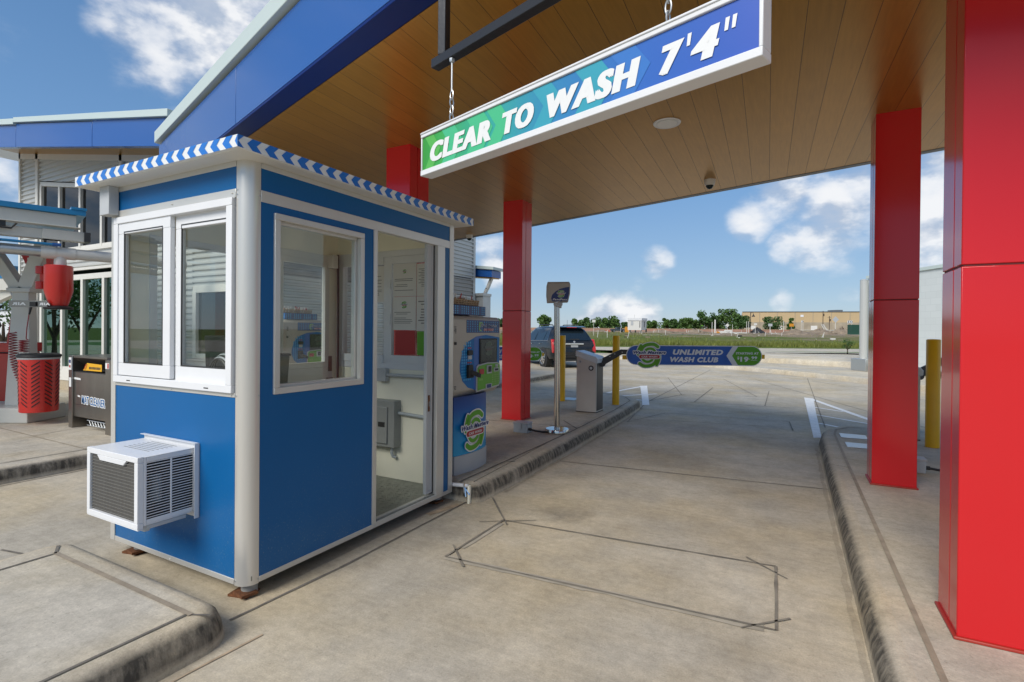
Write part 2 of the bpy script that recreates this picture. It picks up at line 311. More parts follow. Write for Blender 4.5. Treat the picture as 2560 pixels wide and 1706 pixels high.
def block_mat():
    m = bpy.data.materials.new('painted_block'); m.use_nodes = True; t = m.node_tree; b = t.nodes['Principled BSDF']; ln = t.links.new
    c = t.nodes.new('ShaderNodeTexCoord'); br = t.nodes.new('ShaderNodeTexBrick'); ln(c.outputs['Object'], br.inputs['Vector'])
    mp = t.nodes.new('ShaderNodeMapping'); mp.inputs['Rotation'].default_value = (radians(90), 0, 0); ln(c.outputs['Object'], mp.inputs[0]); ln(mp.outputs[0], br.inputs['Vector'])
    br.inputs['Color1'].default_value = (.62, .66, .65, 1); br.inputs['Color2'].default_value = (.58, .62, .61, 1); br.inputs['Mortar'].default_value = (.54, .58, .57, 1)
    br.inputs['Scale'].default_value = 1; br.inputs['Brick Width'].default_value = .4; br.inputs['Row Height'].default_value = .2; br.inputs['Mortar Size'].default_value = .006
    ln(br.outputs['Color'], b.inputs['Base Color']); b.inputs['Roughness'].default_value = .7
    return m
M['block'] = block_mat()

def field_mat():
    m = bpy.data.materials.new('field'); m.use_nodes = True; t = m.node_tree; b = t.nodes['Principled BSDF']; ln = t.links.new
    g = t.nodes.new('ShaderNodeNewGeometry').outputs['Position']
    dp = t.nodes.new('ShaderNodeVectorMath'); dp.operation = 'DOT_PRODUCT'; ln(g, dp.inputs[0]); dp.inputs[1].default_value = FW
    n = t.nodes.new('ShaderNodeTexNoise'); n.inputs['Scale'].default_value = .09; n.inputs['Detail'].default_value = 8; n.inputs['Roughness'].default_value = .65; ln(g, n.inputs['Vector'])
    n2 = t.nodes.new('ShaderNodeTexNoise'); n2.inputs['Scale'].default_value = 1.1; n2.inputs['Detail'].default_value = 8; n2.inputs['Roughness'].default_value = .7; ln(g, n2.inputs['Vector'])
    r = t.nodes.new('ShaderNodeMapRange'); ln(dp.outputs['Value'], r.inputs['Value']); r.inputs['From Min'].default_value = 58; r.inputs['From Max'].default_value = 120; r.inputs['To Min'].default_value = -.22; r.inputs['To Max'].default_value = .10
    dr_ = t.nodes.new('ShaderNodeVectorMath'); dr_.operation = 'DOT_PRODUCT'; ln(g, dr_.inputs[0]); dr_.inputs[1].default_value = RT
    rr_ = t.nodes.new('ShaderNodeMapRange'); ln(dr_.outputs['Value'], rr_.inputs['Value']); rr_.inputs['From Min'].default_value = 22; rr_.inputs['From Max'].default_value = 55; rr_.inputs['To Min'].default_value = 0; rr_.inputs['To Max'].default_value = .10
    a0 = t.nodes.new('ShaderNodeMath'); a0.operation = 'ADD'; ln(n.outputs['Fac'], a0.inputs[0]); ln(rr_.outputs[0], a0.inputs[1])
    a = t.nodes.new('ShaderNodeMath'); a.operation = 'ADD'; ln(a0.outputs[0], a.inputs[0]); ln(r.outputs[0], a.inputs[1])
    c = t.nodes.new('ShaderNodeValToRGB'); ln(a.outputs[0], c.inputs['Fac'])
    e = c.color_ramp.elements; e[0].position = .38; e[0].color = (.105, .135, .03, 1); e[1].position = .64; e[1].color = (.27, .21, .155, 1); k = e.new(.50); k.color = (.15, .145, .06, 1)
    mr = t.nodes.new('ShaderNodeMapRange'); ln(n2.outputs['Fac'], mr.inputs['Value']); mr.inputs['From Min'].default_value = .3; mr.inputs['From Max'].default_value = .7; mr.inputs['To Min'].default_value = .7; mr.inputs['To Max'].default_value = 1.35
    vm = t.nodes.new('ShaderNodeVectorMath'); vm.operation = 'SCALE'; ln(c.outputs[0], vm.inputs[0]); ln(mr.outputs[0], vm.inputs['Scale']); ln(vm.outputs[0], b.inputs['Base Color'])
    b.inputs['Roughness'].default_value = .95; b.inputs['Specular IOR Level'].default_value = .1
    return m
M['field'] = field_mat()

# ------------------------------------------------------------------ mesh helpers
def V(*a): return Vector(a)
class MB:
    def __init__(s): s.v = []; s.f = []; s.m = []
    def add(s, vs, fs, m=0):
        o = len(s.v); s.v += [tuple(x) for x in vs]; s.f += [[o + i for i in f] for f in fs]; s.m += [m] * len(fs); return s
    def box(s, x0, x1, y0, y1, z0, z1, m=0):
        p = [(x, y, z) for z in (z0, z1) for y in (y0, y1) for x in (x0, x1)]
        return s.add(p, [(0, 2, 3, 1), (4, 5, 7, 6), (0, 1, 5, 4), (1, 3, 7, 5), (3, 2, 6, 7), (2, 0, 4, 6)], m)
    def obox(s, o, ax, ay, az, m=0):
        """box from corner o along three edge vectors"""
        o, ax, ay, az = map(Vector, (o, ax, ay, az))
        p = [o + ax * i + ay * j + az * k for k in (0, 1) for j in (0, 1) for i in (0, 1)]
        fs = [(0, 2, 3, 1), (4, 5, 7, 6), (0, 1, 5, 4), (1, 3, 7, 5), (3, 2, 6, 7), (2, 0, 4, 6)]
        if ax.cross(ay).dot(az) < 0: fs = [f[::-1] for f in fs]
        return s.add(p, fs, m)
    def beam(s, a, b, w, h, upv=(0, 0, 1), m=0):
        a, b = Vector(a), Vector(b); d = b - a; y = Vector(upv); x = d.cross(y).normalized(); y = x.cross(d).normalized()
        return s.obox(a - x * w / 2 - y * h / 2, x * w, d, y * h, m)
    def prism(s, poly, o, ux, uy, un, m=0, mside=None):
        """2D polygon (counter-clockwise) at o + x*ux + y*uy extruded by vector un"""
        o, ux, uy, un = map(Vector, (o, ux, uy, un)); n = len(poly)
        a = [o + ux * x + uy * y for x, y in poly]; b = [p + un for p in a]
        fs = [list(range(n))[::-1], list(range(n, 2 * n))]; sd_ = [(i, (i + 1) % n, n + (i + 1) % n, n + i) for i in range(n)]
        if ux.cross(uy).dot(un) < 0: fs = [f[::-1] for f in fs]; sd_ = [f[::-1] for f in sd_]
        o_ = len(s.v); s.v += [tuple(p) for p in a + b]
        for f in fs: s.f.append([o_ + i for i in f]); s.m.append(m)
        for f in sd_: s.f.append([o_ + i for i in f]); s.m.append(m if mside is None else mside)
        return s
    def tube(s, pts, r, n=10, m=0, caps=True):
        pts = [Vector(p) for p in pts]; rs = r if isinstance(r, (list, tuple)) else [r] * len(pts)
        prev = None; base = len(s.v)
        for i, p in enumerate(pts):
            d = (pts[min(i + 1, len(pts) - 1)] - pts[max(i - 1, 0)]).normalized()
            if prev is None:
                x = d.cross(V(0, 0, 1)); x = x if x.length > .01 else V(1, 0, 0)
            else: x = prev - d * prev.dot(d)
            x.normalize(); y = d.cross(x); prev = x
            for k in range(n):
                a = 2 * pi * k / n; s.v.append(tuple(p + (x * cos(a) + y * sin(a)) * rs[i]))
        for i in range(len(pts) - 1):
            for k in range(n):
                a = base + i * n + k; b = base + i * n + (k + 1) % n; s.f.append([a, b, b + n, a + n]); s.m.append(m)
        if caps:
            s.f.append([base + k for k in range(n)][::-1]); s.m.append(m)
            e = base + (len(pts) - 1) * n; s.f.append([e + k for k in range(n)]); s.m.append(m)
        return s
    def lathe(s, c, prof, n=24, m=0):
        """prof: (radius, z) from bottom to top round the vertical through c"""
        c = Vector(c); base = len(s.v)
        for (r, z) in prof:
            for k in range(n): a = 2 * pi * k / n; s.v.append((c.x + r * cos(a), c.y + r * sin(a), c.z + z))
        for i in range(len(prof) - 1):
            for k in range(n):
                a = base + i * n + k; b = base + i * n + (k + 1) % n; s.f.append([a, b, b + n, a + n]); s.m.append(m)
        s.f.append([base + k for k in range(n)][::-1]); s.m.append(m); e = base + (len(prof) - 1) * n; s.f.append([e + k for k in range(n)]); s.m.append(m)
        return s
    def quad(s, a, b, c, d, m=0): return s.add([a, b, c, d], [(0, 1, 2, 3)], m)
    def poly(s, pts, m=0): return s.add(pts, [tuple(range(len(pts)))], m)
    def disc(s, c, ux, uy, r, m=0, n=20):
        c, ux, uy = Vector(c), Vector(ux), Vector(uy)
        return s.poly([c + ux * r * cos(2 * pi * k / n) + uy * r * sin(2 * pi * k / n) for k in range(n)], m)
    def stroke(s, pts, w, o, ux, uy, m=0, sub=6):
        """flat brush stroke with round ends through 2D points"""
        o, ux, uy = Vector(o), Vector(ux), Vector(uy); q = []
        P = [Vector((*p, 0)) for p in pts]
        for i in range(len(P) - 1):
            p0 = P[max(i - 1, 0)]; p1, p2 = P[i], P[i + 1]; p3 = P[min(i + 2, len(P) - 1)]
            for k in range(sub):
                t = k / sub; q.append(.5 * ((2 * p1) + (p2 - p0) * t + (2 * p0 - 5 * p1 + 4 * p2 - p3) * t * t + (3 * p1 - p0 - 3 * p2 + p3) * t ** 3))
        q.append(P[-1]); lft = []; rgt = []
        for i, p in enumerate(q):
            d = (q[min(i + 1, len(q) - 1)] - q[max(i - 1, 0)]).normalized(); n_ = Vector((-d.y, d.x, 0)); lft.append(p + n_ * w / 2); rgt.append(p - n_ * w / 2)
        T = lambda p: o + ux * p.x + uy * p.y
        for i in range(len(q) - 1): s.quad(T(rgt[i]), T(rgt[i + 1]), T(lft[i + 1]), T(lft[i]), m)
        for p, a, sg in ((q[0], lft[0], 1), (q[-1], rgt[-1], 1)):
            r0 = a - p; s.poly([T(p + Vector((r0.x * cos(k * pi / 8) - r0.y * sin(k * pi / 8), r0.x * sin(k * pi / 8) + r0.y * cos(k * pi / 8), 0))) for k in range(9)], m)
        return s
    def text(s, body, o, ux, uy, h, m=0, width=None, bold=.02, shear=0, align='LEFT', res=3, sp=None):
        vs, fs, x0, x1 = text_geo(body, bold, shear, res, sp or 1 + 2.2 * bold)
        o, ux, uy = Vector(o), Vector(ux), Vector(uy); k = h / (CAPH + 2 * bold); o = o + uy * (bold * k); kx = k if width is None else width / (x1 - x0)
        off = {'LEFT': x0, 'CENTER': (x0 + x1) / 2, 'RIGHT': x1}[align]
        return s.add([o + ux * ((x - off) * kx) + uy * (y * k) for x, y in vs], fs, m)
    def build(s, name, mats, parent=None, bevel=0, smooth=35, local=False, kind=None):
        me = bpy.data.meshes.new(name); org = Vector((0, 0, 0))
        if parent is not None and not local:
            p = parent
            while p is not None: org += p.location; p = p.parent
        me.from_pydata([tuple(Vector(v) - org) for v in s.v], [], s.f); 
        for mm in (mats if isinstance(mats, (list, tuple)) else [mats]): me.materials.append(M[mm] if isinstance(mm, str) else mm)
        me.polygons.foreach_set('material_index', s.m)
        if smooth: me.shade_smooth(); me.set_sharp_from_angle(angle=radians(smooth))
        me.update()
        o = bpy.data.objects.new(name, me); COL.objects.link(o)
        if parent is not None: o.parent = parent
        if bevel:
            b = o.modifiers.new('edge', 'BEVEL'); b.width = bevel; b.segments = 2; b.limit_method = 'ANGLE'; b.angle_limit = radians(40); b.harden_normals = False
        if kind: o['kind'] = kind
        return o
CAPH = .729
_tc = {}
def text_geo(body, bold, shear, res, sp):
    key = (body, bold, shear, res, sp)
    if key in _tc: return _tc[key]
    c = bpy.data.curves.new('txt', 'FONT'); c.body = body; c.offset = bold; c.shear = shear; c.resolution_u = res; c.space_character = sp
    o = bpy.data.objects.new('txt', c); COL.objects.link(o)
    dg = bpy.context.evaluated_depsgraph_get(); me = o.evaluated_get(dg).to_mesh()
    vs = [(v.co.x, v.co.y) for v in me.vertices]; fs = []
    for p in me.polygons:
        ids = list(p.vertices)
        fs.append(ids if p.normal.z >= 0 else ids[::-1])
    o.evaluated_get(dg).to_mesh_clear(); bpy.data.objects.remove(o); bpy.data.curves.remove(c)
    xs = [v[0] for v in vs]; _tc[key] = (vs, fs, min(xs), max(xs)); return _tc[key]

def tag(o, label, cat, group=None):
    o['label'] = label; o['category'] = cat
    if group: o['group'] = group
    return o
def thing(name, label, cat, loc=(0, 0, 0), rz=0, group=None):
    o = bpy.data.objects.new(name, None); COL.objects.link(o); o.location = loc; o.rotation_euler = (0, 0, rz); o.empty_display_size = .2
    return tag(o, label, cat, group)
def dup(root, loc=None, rz=None, label=None, group=None):
    def cp(o, par):
        c = o.copy(); COL.objects.link(c)
        if par is not None: c.parent = par
        for ch in list(o.children): cp(ch, c)
        return c
    r = cp(root, None)
    if loc is not None: r.location = loc
    if rz is not None: r.rotation_euler = (0, 0, rz)
    if label: r['label'] = label
    if group: r['group'] = group
    return r
def hz(u): return 823.3 + .0086 * u
def at(u, v, d):
    """surveyed point: bearing u, elevation v, distance d along the view axis"""
    p = FW * d + RT * ((u - 1280) / F * d); return V(p.x, p.y, H + (hz(u) - v) / F * d)

def logo(b, o, ux, uy, h, nrm, mi, word=True, step=.0016):
    """round swirl emblem with its wording; mi = material slots (white, green, navy, red)"""
    o, ux, uy, nrm = Vector(o), Vector(ux).normalized(), Vector(uy).normalized(), Vector(nrm).normalized()
    k = h / 2.0; X, Y = ux * k, uy * k; w_, g_, n_, r_ = mi
    st = [([(-.62, .05), (-.57, .42), (-.36, .68), (-.02, .80), (.42, .80), (.72, .62)], .26),
          ([(-.84, .0), (-.81, .35), (-.64, .72)], .22),
          ([(-.34, .05), (-.24, .34), (.05, .47), (.36, .40), (.56, .16)], .20),
          ([(-.02, .12), (.12, .2), (.28, .1)], .12)]
    allst = []
    for p, w in st:
        allst.append((p, w)); allst.append(([(-x - .0, -y - .12) for x, y in p], w))
    for p, w in allst: b.stroke(p, w + .14, o, X, Y, w_)
    for p, w in allst: b.stroke(p, w, o + nrm * step, X, Y, g_)
    pill = lambda hw, hh, cx, cy: [(cx - hw + hh + hh * cos(pi / 2 + pi * i / 10), cy + hh * sin(pi / 2 + pi * i / 10)) for i in range(11)] + [(cx + hw - hh + hh * cos(-pi / 2 + pi * i / 10), cy + hh * sin(-pi / 2 + pi * i / 10)) for i in range(11)]
    b.poly([o + nrm * step * 2 + X * x + Y * y for x, y in pill(.88, .19, .05, -.18)], w_)
    b.poly([o + nrm * step * 3 + X * x + Y * y for x, y in pill(.83, .14, .05, -.18)], r_)
    b.text('CAR WASH', o + nrm * step * 4 + X * .05 + Y * -.255, X, Y, .15, w_, width=1.28, bold=.03, align='CENTER', shear=.12)
    for i in range(8):
        a = i * pi / 4; b.text('Wash Masters', o + nrm * step * (2.5 + .15 * i) + X * (.06 + .06 * cos(a)) + Y * (.045 + .06 * sin(a)), X, Y, .25, w_, width=2.62, bold=.045, shear=.28, align='CENTER', res=2)
    b.text('Wash Masters', o + nrm * step * 4.2 + X * .06 + Y * .045, X, Y, .25, n_, width=2.62, bold=.045, shear=.28, align='CENTER', res=2)
LM = ['whitep', 'green', 'navy', 'redp']

# ------------------------------------------------------------------ ground
def fz(d, l=0):
    """height of the land by distance d along the view axis"""
    pts = [(-400, -.03), (46, -.03), (50, .10), (56, .16), (110, 1.25), (190, 1.35), (215, 2.2), (260, 2.6), (900, 2.8)]
    for (a, za), (b, zb) in zip(pts, pts[1:]):
        if d <= b: return za + (zb - za) * max(0, (d - a) / (b - a))
    return pts[-1][1]
ds = [-300, -120, -40, 0, 20, 35, 44, 46, 48, 50] + [50 + 1.5 * i for i in range(1, 60)] + [142 + 8 * i for i in range(1, 16)] + [300, 400, 600, 900]
ls = [-900, -500, -300] + [-200 + 5 * i for i in range(0, 81)] + [300, 500, 900]
b = MB(); vs = []
for d in ds:
    for l in ls:
        z = fz(d)
        if d > 62 and abs(l) < 210: z += R.uniform(-1, 1) * (.05 if d < 100 else .14) * min(1, (d - 60) / 40)
        p = FW * d + RT * l; vs.append((p.x, p.y, z))
n_ = len(ls)
b.add(vs, [(i * n_ + j, i * n_ + j + 1, (i + 1) * n_ + j + 1, (i + 1) * n_ + j) for i in range(len(ds) - 1) for j in range(n_ - 1)])
b.build('ground', 'field', kind='structure')
def sheet(name, pts, z, m, kind='structure'):
    if sum(a[0] * c[1] - c[0] * a[1] for a, c in zip(pts, pts[1:] + pts[:1])) < 0: pts = pts[::-1]
    return MB().poly([(x, y, z) for x, y in pts], 0).build(name, m, kind=kind)
def fl(d, l): p = FW * d + RT * l; return (p.x, p.y)
sheet('pavement', [(-60, -40), (40, -40), (40, 19.4), (2.6, 19.6), fl(36.5, 8), fl(36.5, -70)], 0, 'pave')
sheet('sidewalk', [fl(40.5, -90), fl(40.5, 90), fl(48.2, 90), fl(50, 2), fl(50.4, -90)], .05, 'far')
sheet('lawn_strip', [fl(36.5, -3.5), fl(35.5, 6.8), fl(37.0, 7.3), fl(40.5, 5.8), fl(40.5, -3.5)], .02, 'lawn')
sheet('road_apron', [fl(36.5, -80), fl(36.5, -3.5), fl(40.5, -3.5), fl(40.5, -80)], .01, 'far')

# grass blades growing along the edge of the field, and on the small lawns
b = MB()
def blade(p, h, w, m=0):
    a = R.uniform(0, 2 * pi); dx, dy = cos(a) * w, sin(a) * w; lx, ly = R.gauss(0, .25) * h, R.gauss(0, .25) * h
    b.add([(p[0] - dx, p[1] - dy, p[2]), (p[0] + dx, p[1] + dy, p[2]), (p[0] + lx, p[1] + ly, p[2] + h)], [(0, 1, 2)], m)
for i in range(20000):
    d = 50.4 + abs(R.gauss(0, 6.5)); l = R.uniform(-34, 62) if R.random() < .25 else R.uniform(-5, 36)
    x, y = fl(d, l); blade((x, y, fz(d) - .02), R.uniform(.18, .55) * (1.0 if d < 58 else .8), .035)
for i in range(2600):
    d = R.uniform(35.6, 40.4); l = R.uniform(-3.4, 6.8); x, y = fl(d, l); blade((x, y, .02), R.uniform(.05, .12), .02, 1)
b.build('grass', ['blade', 'lawn'], kind='stuff', smooth=0)

# kerbed islands: outline swept with a rounded, tyre-marked kerb
def island(name, pts, h=.15, stain=None, mats=('island', 'kerb'), wid=.0):
    n = len(pts); P = [V(x, y, 0) for x, y in pts]; b = MB()
    prof = [(0, 0), (.012, .07), (.03, .115), (.055, .14), (.085, .149), (.11, h)]
    rings = []
    for off, z in prof:
        rg = []
        for i in range(n):
            a = (P[i] - P[i - 1]).normalized(); c = (P[(i + 1) % n] - P[i]).normalized()
            na = V(-a.y, a.x, 0); nc = V(-c.y, c.x, 0); m = (na + nc); m = m / max(.3, m.dot(na))
            q = P[i] + m * off; rg.append((q.x, q.y, z))
        rings.append(rg)
    for rg in rings: b.v += rg
    for k in range(len(prof) - 1):
        for i in range(n):
            j = (i + 1) % n; b.f.append([k * n + i, k * n + j, (k + 1) * n + j, (k + 1) * n + i]); b.m.append(1)
    b.f.append([(len(prof) - 1) * n + i for i in range(n)]); b.m.append(0)
    return b.build(name, list(mats), kind='structure', smooth=50)
def arc(cx, cy, r, a0, a1, n=8): return [(cx + r * cos(radians(a0 + (a1 - a0) * i / n)), cy + r * sin(radians(a0 + (a1 - a0) * i / n))) for i in range(n + 1)]
def dense(p, q, n): return [(p[0] + (q[0] - p[0]) * i / n, p[1] + (q[1] - p[1]) * i / n) for i in range(n)]
island('island_pavement', [(-3.95, -9), (-2.27, -9), (-2.27, .6)] + arc(-2.45, 1.385, .18, 0, 90, 7) + [(-3.79, 1.575)] + arc(-3.79, 1.415, .16, 92, 180, 6))
island('island_pavement', [(-4.2, 3.715), (-2.34, 3.70), (-2.285, 3.76), (-2.27, 4.5), (-2.30, 5.7), (-2.36, 7.4), (-2.42, 8.8), (-2.47, 9.7), (-2.52, 10.0), (-2.66, 10.25), (-2.95, 10.52), (-3.36, 10.80), (-3.8, 10.98), (-4.05, 10.9), (-4.2, 10.6)])
island('island_pavement', [(1.95, -8), (1.95, 8.2)] + [(1.85, 8.75), (1.6, 9.0), (1.2, 9.02), (.92, 8.95), (.66, 8.80), (.47, 8.52), (.37, 8.15), (.33, 7.7), (.325, 5.8), (.325, 3.9), (.325, -8)])
island('side_pavement', [(-46, -9), (-6.36, -9), (-6.36, 15), (-46, 15)])
# far kerb, walk and upper kerb across the exit drive
def band(name, base, h, m, back, z0=0):
    b = MB(); n = len(base)
    for (x, y) in base: b.v.append((x, y, z0))
    for (x, y) in base: b.v.append((x + FW.x * .03, y + FW.y * .03, z0 + h * .8))
    for (x, y) in base: b.v.append((x + FW.x * .1, y + FW.y * .1, z0 + h))
    for (x, y) in back: b.v.append((x, y, z0 + h + .001))
    for r in range(3):
        for i in range(n - 1): b.f.append([r * n + i, r * n + i + 1, (r + 1) * n + i + 1, (r + 1) * n + i]); b.m.append(0 if r < 2 else 1)
    return b.build(name, m, kind='structure', smooth=50)
k1 = [(-9.0, 27.5), (-6, 25.7), (-4.2, 24.4), (-2.82, 23.2), (-1.26, 21.75), (.64, 19.95), (1.99, 18.3), (4, 15.2), (9, 7), (16, -6)]
w2 = [(-6.0, 29.4), (-4, 27.8), (-2.5, 26.7), (-1.05, 25.7), (.4, 24.9), (1.6, 24.2), (2.42, 23.65), (5.5, 20), (12, 11), (24, -6)]
band('far_kerb', k1, .15, ['kerbc', 'far'], w2)
gb = [(-6.5, 30.3), (-4.3, 29.3), (-2.2, 30.2), (-1.0, 31.2), (.6, 30.1), (1.6, 29.6), (2.3, 29.4), (6, 26), (14, 16), (28, -4)]
band('upper_kerb', w2, .21, ['kerbc', 'far'], gb, .151)
gg = [fl(40.6, 4.5), fl(40.6, 8), fl(40.6, 11), fl(40.6, 14), fl(40.6, 17), fl(40.6, 19), fl(40.6, 20), fl(40.6, 26), fl(40.6, 34), fl(40.6, 44)]
b = MB()
for i in range(len(gb) - 1): b.quad((*gb[i], .362), (*gb[i + 1], .362), (*gg[i + 1], .06), (*gg[i], .06))
b.build('upper_path', 'far', kind='structure')
b = MB(); lz = lambda d: .362 - .302 * (d - 28.5) / 12.1 + .045
tp = [(32.4, 15.4), (30.9, 18.2), (29.6, 22), (28.0, 29), (34, 30), (34.4, 24), (34.0, 19.5), (33.2, 17)]
b.poly([(*fl(d, l), lz(d)) for d, l in tp]); b.build('upper_lawn', 'lawn', kind='structure')

# joints, saw cuts and painted markings
def strip(b, pts, w, z, m=0, rag=0):
    for (x0, y0), (x1, y1) in zip(pts, pts[1:]):
        d = V(x1 - x0, y1 - y0, 0); L_ = d.length; d.normalize(); n = V(-d.y, d.x, 0); k = max(1, int(L_ / .12)) if rag else 1
        a = V(x0, y0, z); prev = None
        for i in range(k + 1):
            p = a + d * (L_ * i / k) + n * (R.gauss(0, rag * .25) if 0 < i < k else 0); ww = w * (1 + R.uniform(-1, 1) * (.28 if rag else 0)) / 2
            cur = (p - n * ww, p + n * ww)
            if prev: b.quad(prev[0], cur[0], cur[1], prev[1], m)
            prev = cur
b = MB(); I = .1545
strip(b, [(-2.44, 1.62), (-2.40, 2.3), (-2.40, 3.70)], .016, .004, 0, .004)
strip(b, [(-.9, 5.52), (.325, 5.66)], .012, .004, 0, .003); strip(b, [(-2.29, 5.38), (-.9, 5.52)], .012, .004, 0, .003)
strip(b, [(-4.5, 1.42), (-4.3, 1.46)], .02, .004, 0, .005); strip(b, [(-4.5, 1.2), (-4.1, 1.44)], .02, .004, 0, .005)
for p in ([(-2.3, 8.3), (-2.627, 10.984)], [(-2.627, 10.98), (-2.216, 12.546), (-3.427, 17.0)], [(-2.60, 11.0), (-2.737, 21.6)], [(-2.216, 12.546), (-1.37, 13.08), (-.648, 13.05)], [(-.648, 13.05), (-1.851, 17.6), (-2.6, 17.5)],
          [(-.944, 17.94), (1.293, 11.75), (2.2, 9.3)], [(.501, 19.387), (.49, 9.37)], [(.59, 18.42), (1.767, 16.1), (5, 10)], [(-1.83, 11.33), (-.43, 11.46), (.49, 11.6)], [(-8, 16.2), (-3.4, 17)], [(-9, 12.0), (-4.2, 11.7)], [(-9, 20.0), (-3, 20.8)], [(-14, 14), (-9, 16)]):
    strip(b, p, .017, .004, 2 if R.random() < .6 else 0, .003)
strip(b, [(-6.36, 7.2), (-4.2, 7.0)], .015, .004, 0, .003)
b.build('pavement_joint', ['joint', 'joint', 'saw'], kind='structure', smooth=0)
b = MB()
A, B_, C_, D_ = (-1.92, 3.48), (-1.93, 2.735), (-.045, 2.84), (-.065, 3.62)
for p, w, m in (([A, B_], .022, 0), ([B_, C_], .02, 0), ([C_, D_], .022, 0), ([D_, A], .017, 0), ([(-2.26, 3.90), (-1.847, 3.405)], .018, 0), ([(-1.99, 2.91), (-1.75, 2.67)], .020, 0), ([(-.236, 3.675), (0, 3.465)], .015, 0), ([(-.2, 2.78), (.015, 2.99)], .016, 0), ([(-2.06, 3.36), (-1.70, 3.60)], .012, 0),
                ([(-2.3, 8.22), (-1.96, 9.54), (0, 9.66), (.05, 8.79)], .02, 0), ([(-1.92, 8.73), (-.13, 9.0)], .02, 0), ([(-1.75, 11.37), (-1.785, 14.6)], .02, 0), ([(-.43, 11.46), (-.454, 14.55)], .02, 0)):
    strip(b, p, w * .72, .008, m, .003)
b.build('loop_saw_cut', 'saw', kind='structure', smooth=0)
b = MB()
for p, w in (([B_, (-1.5, 2.76), (-1, 2.785), (-.5, 2.81), (-.1, 2.835)], .055), ([(-1.90, 3.42), (-1.91, 2.9)], .04), ([(-1.3, 3.53), (-.6, 3.59)], .03)): strip(b, p, w, .004, 0, .02)
b.build('loop_stain', 'smudge', kind='structure', smooth=0)
b = MB()
for p, w in (([(.305, -3), (.30, 2.5), (.30, 5.8), (.305, 7.6)], .03), ([(-2.25, 4.1), (-2.27, 5.7), (-2.33, 7.4), (-2.40, 9.0), (-2.46, 9.9)], .03), ([(-2.24, -5), (-2.24, .6), (-2.235, 1.3)], .03), ([(-6.33, -4), (-6.33, 4)], .05)): strip(b, p, w, .0042, 0, .02)
M['grime'] = concrete('gutter_grime', (.385, .345, .28), dark=.3, streak=.05)
b.build('gutter_grime', 'grime', kind='structure', smooth=0)
M['ruststain'] = mat('rust_stain', (.41, .32, .22), .9, var=.3, vscale=14)
b = MB(); strip(b, [(-2.215, 1.15), (-2.205, 1.42), (-2.19, 1.62)], .012, .004, 0, .012); strip(b, [(-2.50, 3.30), (-2.42, 3.62)], .05, .004, 0, .02); b.build('rust_stain', 'ruststain', kind='structure', smooth=0)
b = MB()
strip(b, [(-2.40, -6), (-2.40, 1.385)], .016, I, 0); strip(b, [(-3.72, 1.405), (-2.38, 1.395)], .026, I, 1); strip(b, [(-3.725, -6), (-3.705, 1.39)], .014, I, 0); strip(b, [(-2.40, 1.39), (-2.31, 1.44)], .014, .151, 0, .004); strip(b, [(-3.70, 1.40), (-3.82, 1.46)], .014, I, 0, .004)
strip(b, [(-2.49, 3.72), (-2.495, 6.3), (-2.56, 8.4), (-2.66, 9.75), (-2.9, 10.25), (-3.5, 10.6)], .016, I, 0, .005)
strip(b, [(-2.49, 4.55), (-2.40, 4.58), (-2.9, 4.2)][:2], .02, I, 0, .004); strip(b, [(-4.15, 6.5), (-2.5, 6.65)], .012, I, 0, .003); strip(b, [(-2.9, 7.05), (-2.5, 6.55)], .015, I, 0, .004)
strip(b, [(.522, -6), (.522, 3.4), (.52, 5.44), (.518, 7.9), (.56, 8.3), (.71, 8.56), (.95, 8.66), (1.7, 8.7)], .026, I, 1); strip(b, [(.37, 6.06), (.52, 6.0)], .01, I, 0, .003)
strip(b, [(-9, 2.80), (-6.40, 2.76)], .012, I, 1, .002); strip(b, [(-6.60, -6), (-6.60, 9)], .014, I, 0, .003); strip(b, [(-7.95, 2.8), (-8.6, 5.0)], .012, I, 1, .002)
b.build('island_joint', ['joint', 'seal'], kind='structure', smooth=0)
b = MB()
strip(b, [(-3.816, 11.98), (-3.45, 14.0)], .10, .004); strip(b, [(-3.35, 11.6), (-2.75, 12.4)], .09, .004); strip(b, [(-3.05, 11.15), (-2.62, 11.05)], .08, .004)
b.poly([(-3.55, 14.0, .0045), (-3.40, 14.15, .0045), (-2.455, 10.42, .0045), (-2.575, 10.33, .0045), (-2.84, 11.36, .0045)])
strip(b, [(.38, 13.43), (1.3, 10.25)], .11, .004); b.poly([(.29, 13.5, .0045), (.30, 8.36, .0045), (.40, 8.42, .0045), (.43, 11.0, .0045), (.47, 13.42, .0045)])
for p in ([(.42, 11.85), (.88, 11.45)], [(.42, 10.76), (1.2, 10.06)], [(.42, 9.76), (.9, 9.3)]): strip(b, p, .075, .004)
b.build('painted_marking', 'paint', kind='structure', smooth=0)

p_ = FW * 28.6 + RT * (645 / F * 28.6); b = MB(); b.text('AR', V(p_.x, p_.y, .3655), RT, FW * 1.0, 1.1, 0, width=.62, bold=.02, shear=.3); b.build('pavement_scrawl', 'joint', kind='structure', smooth=0)

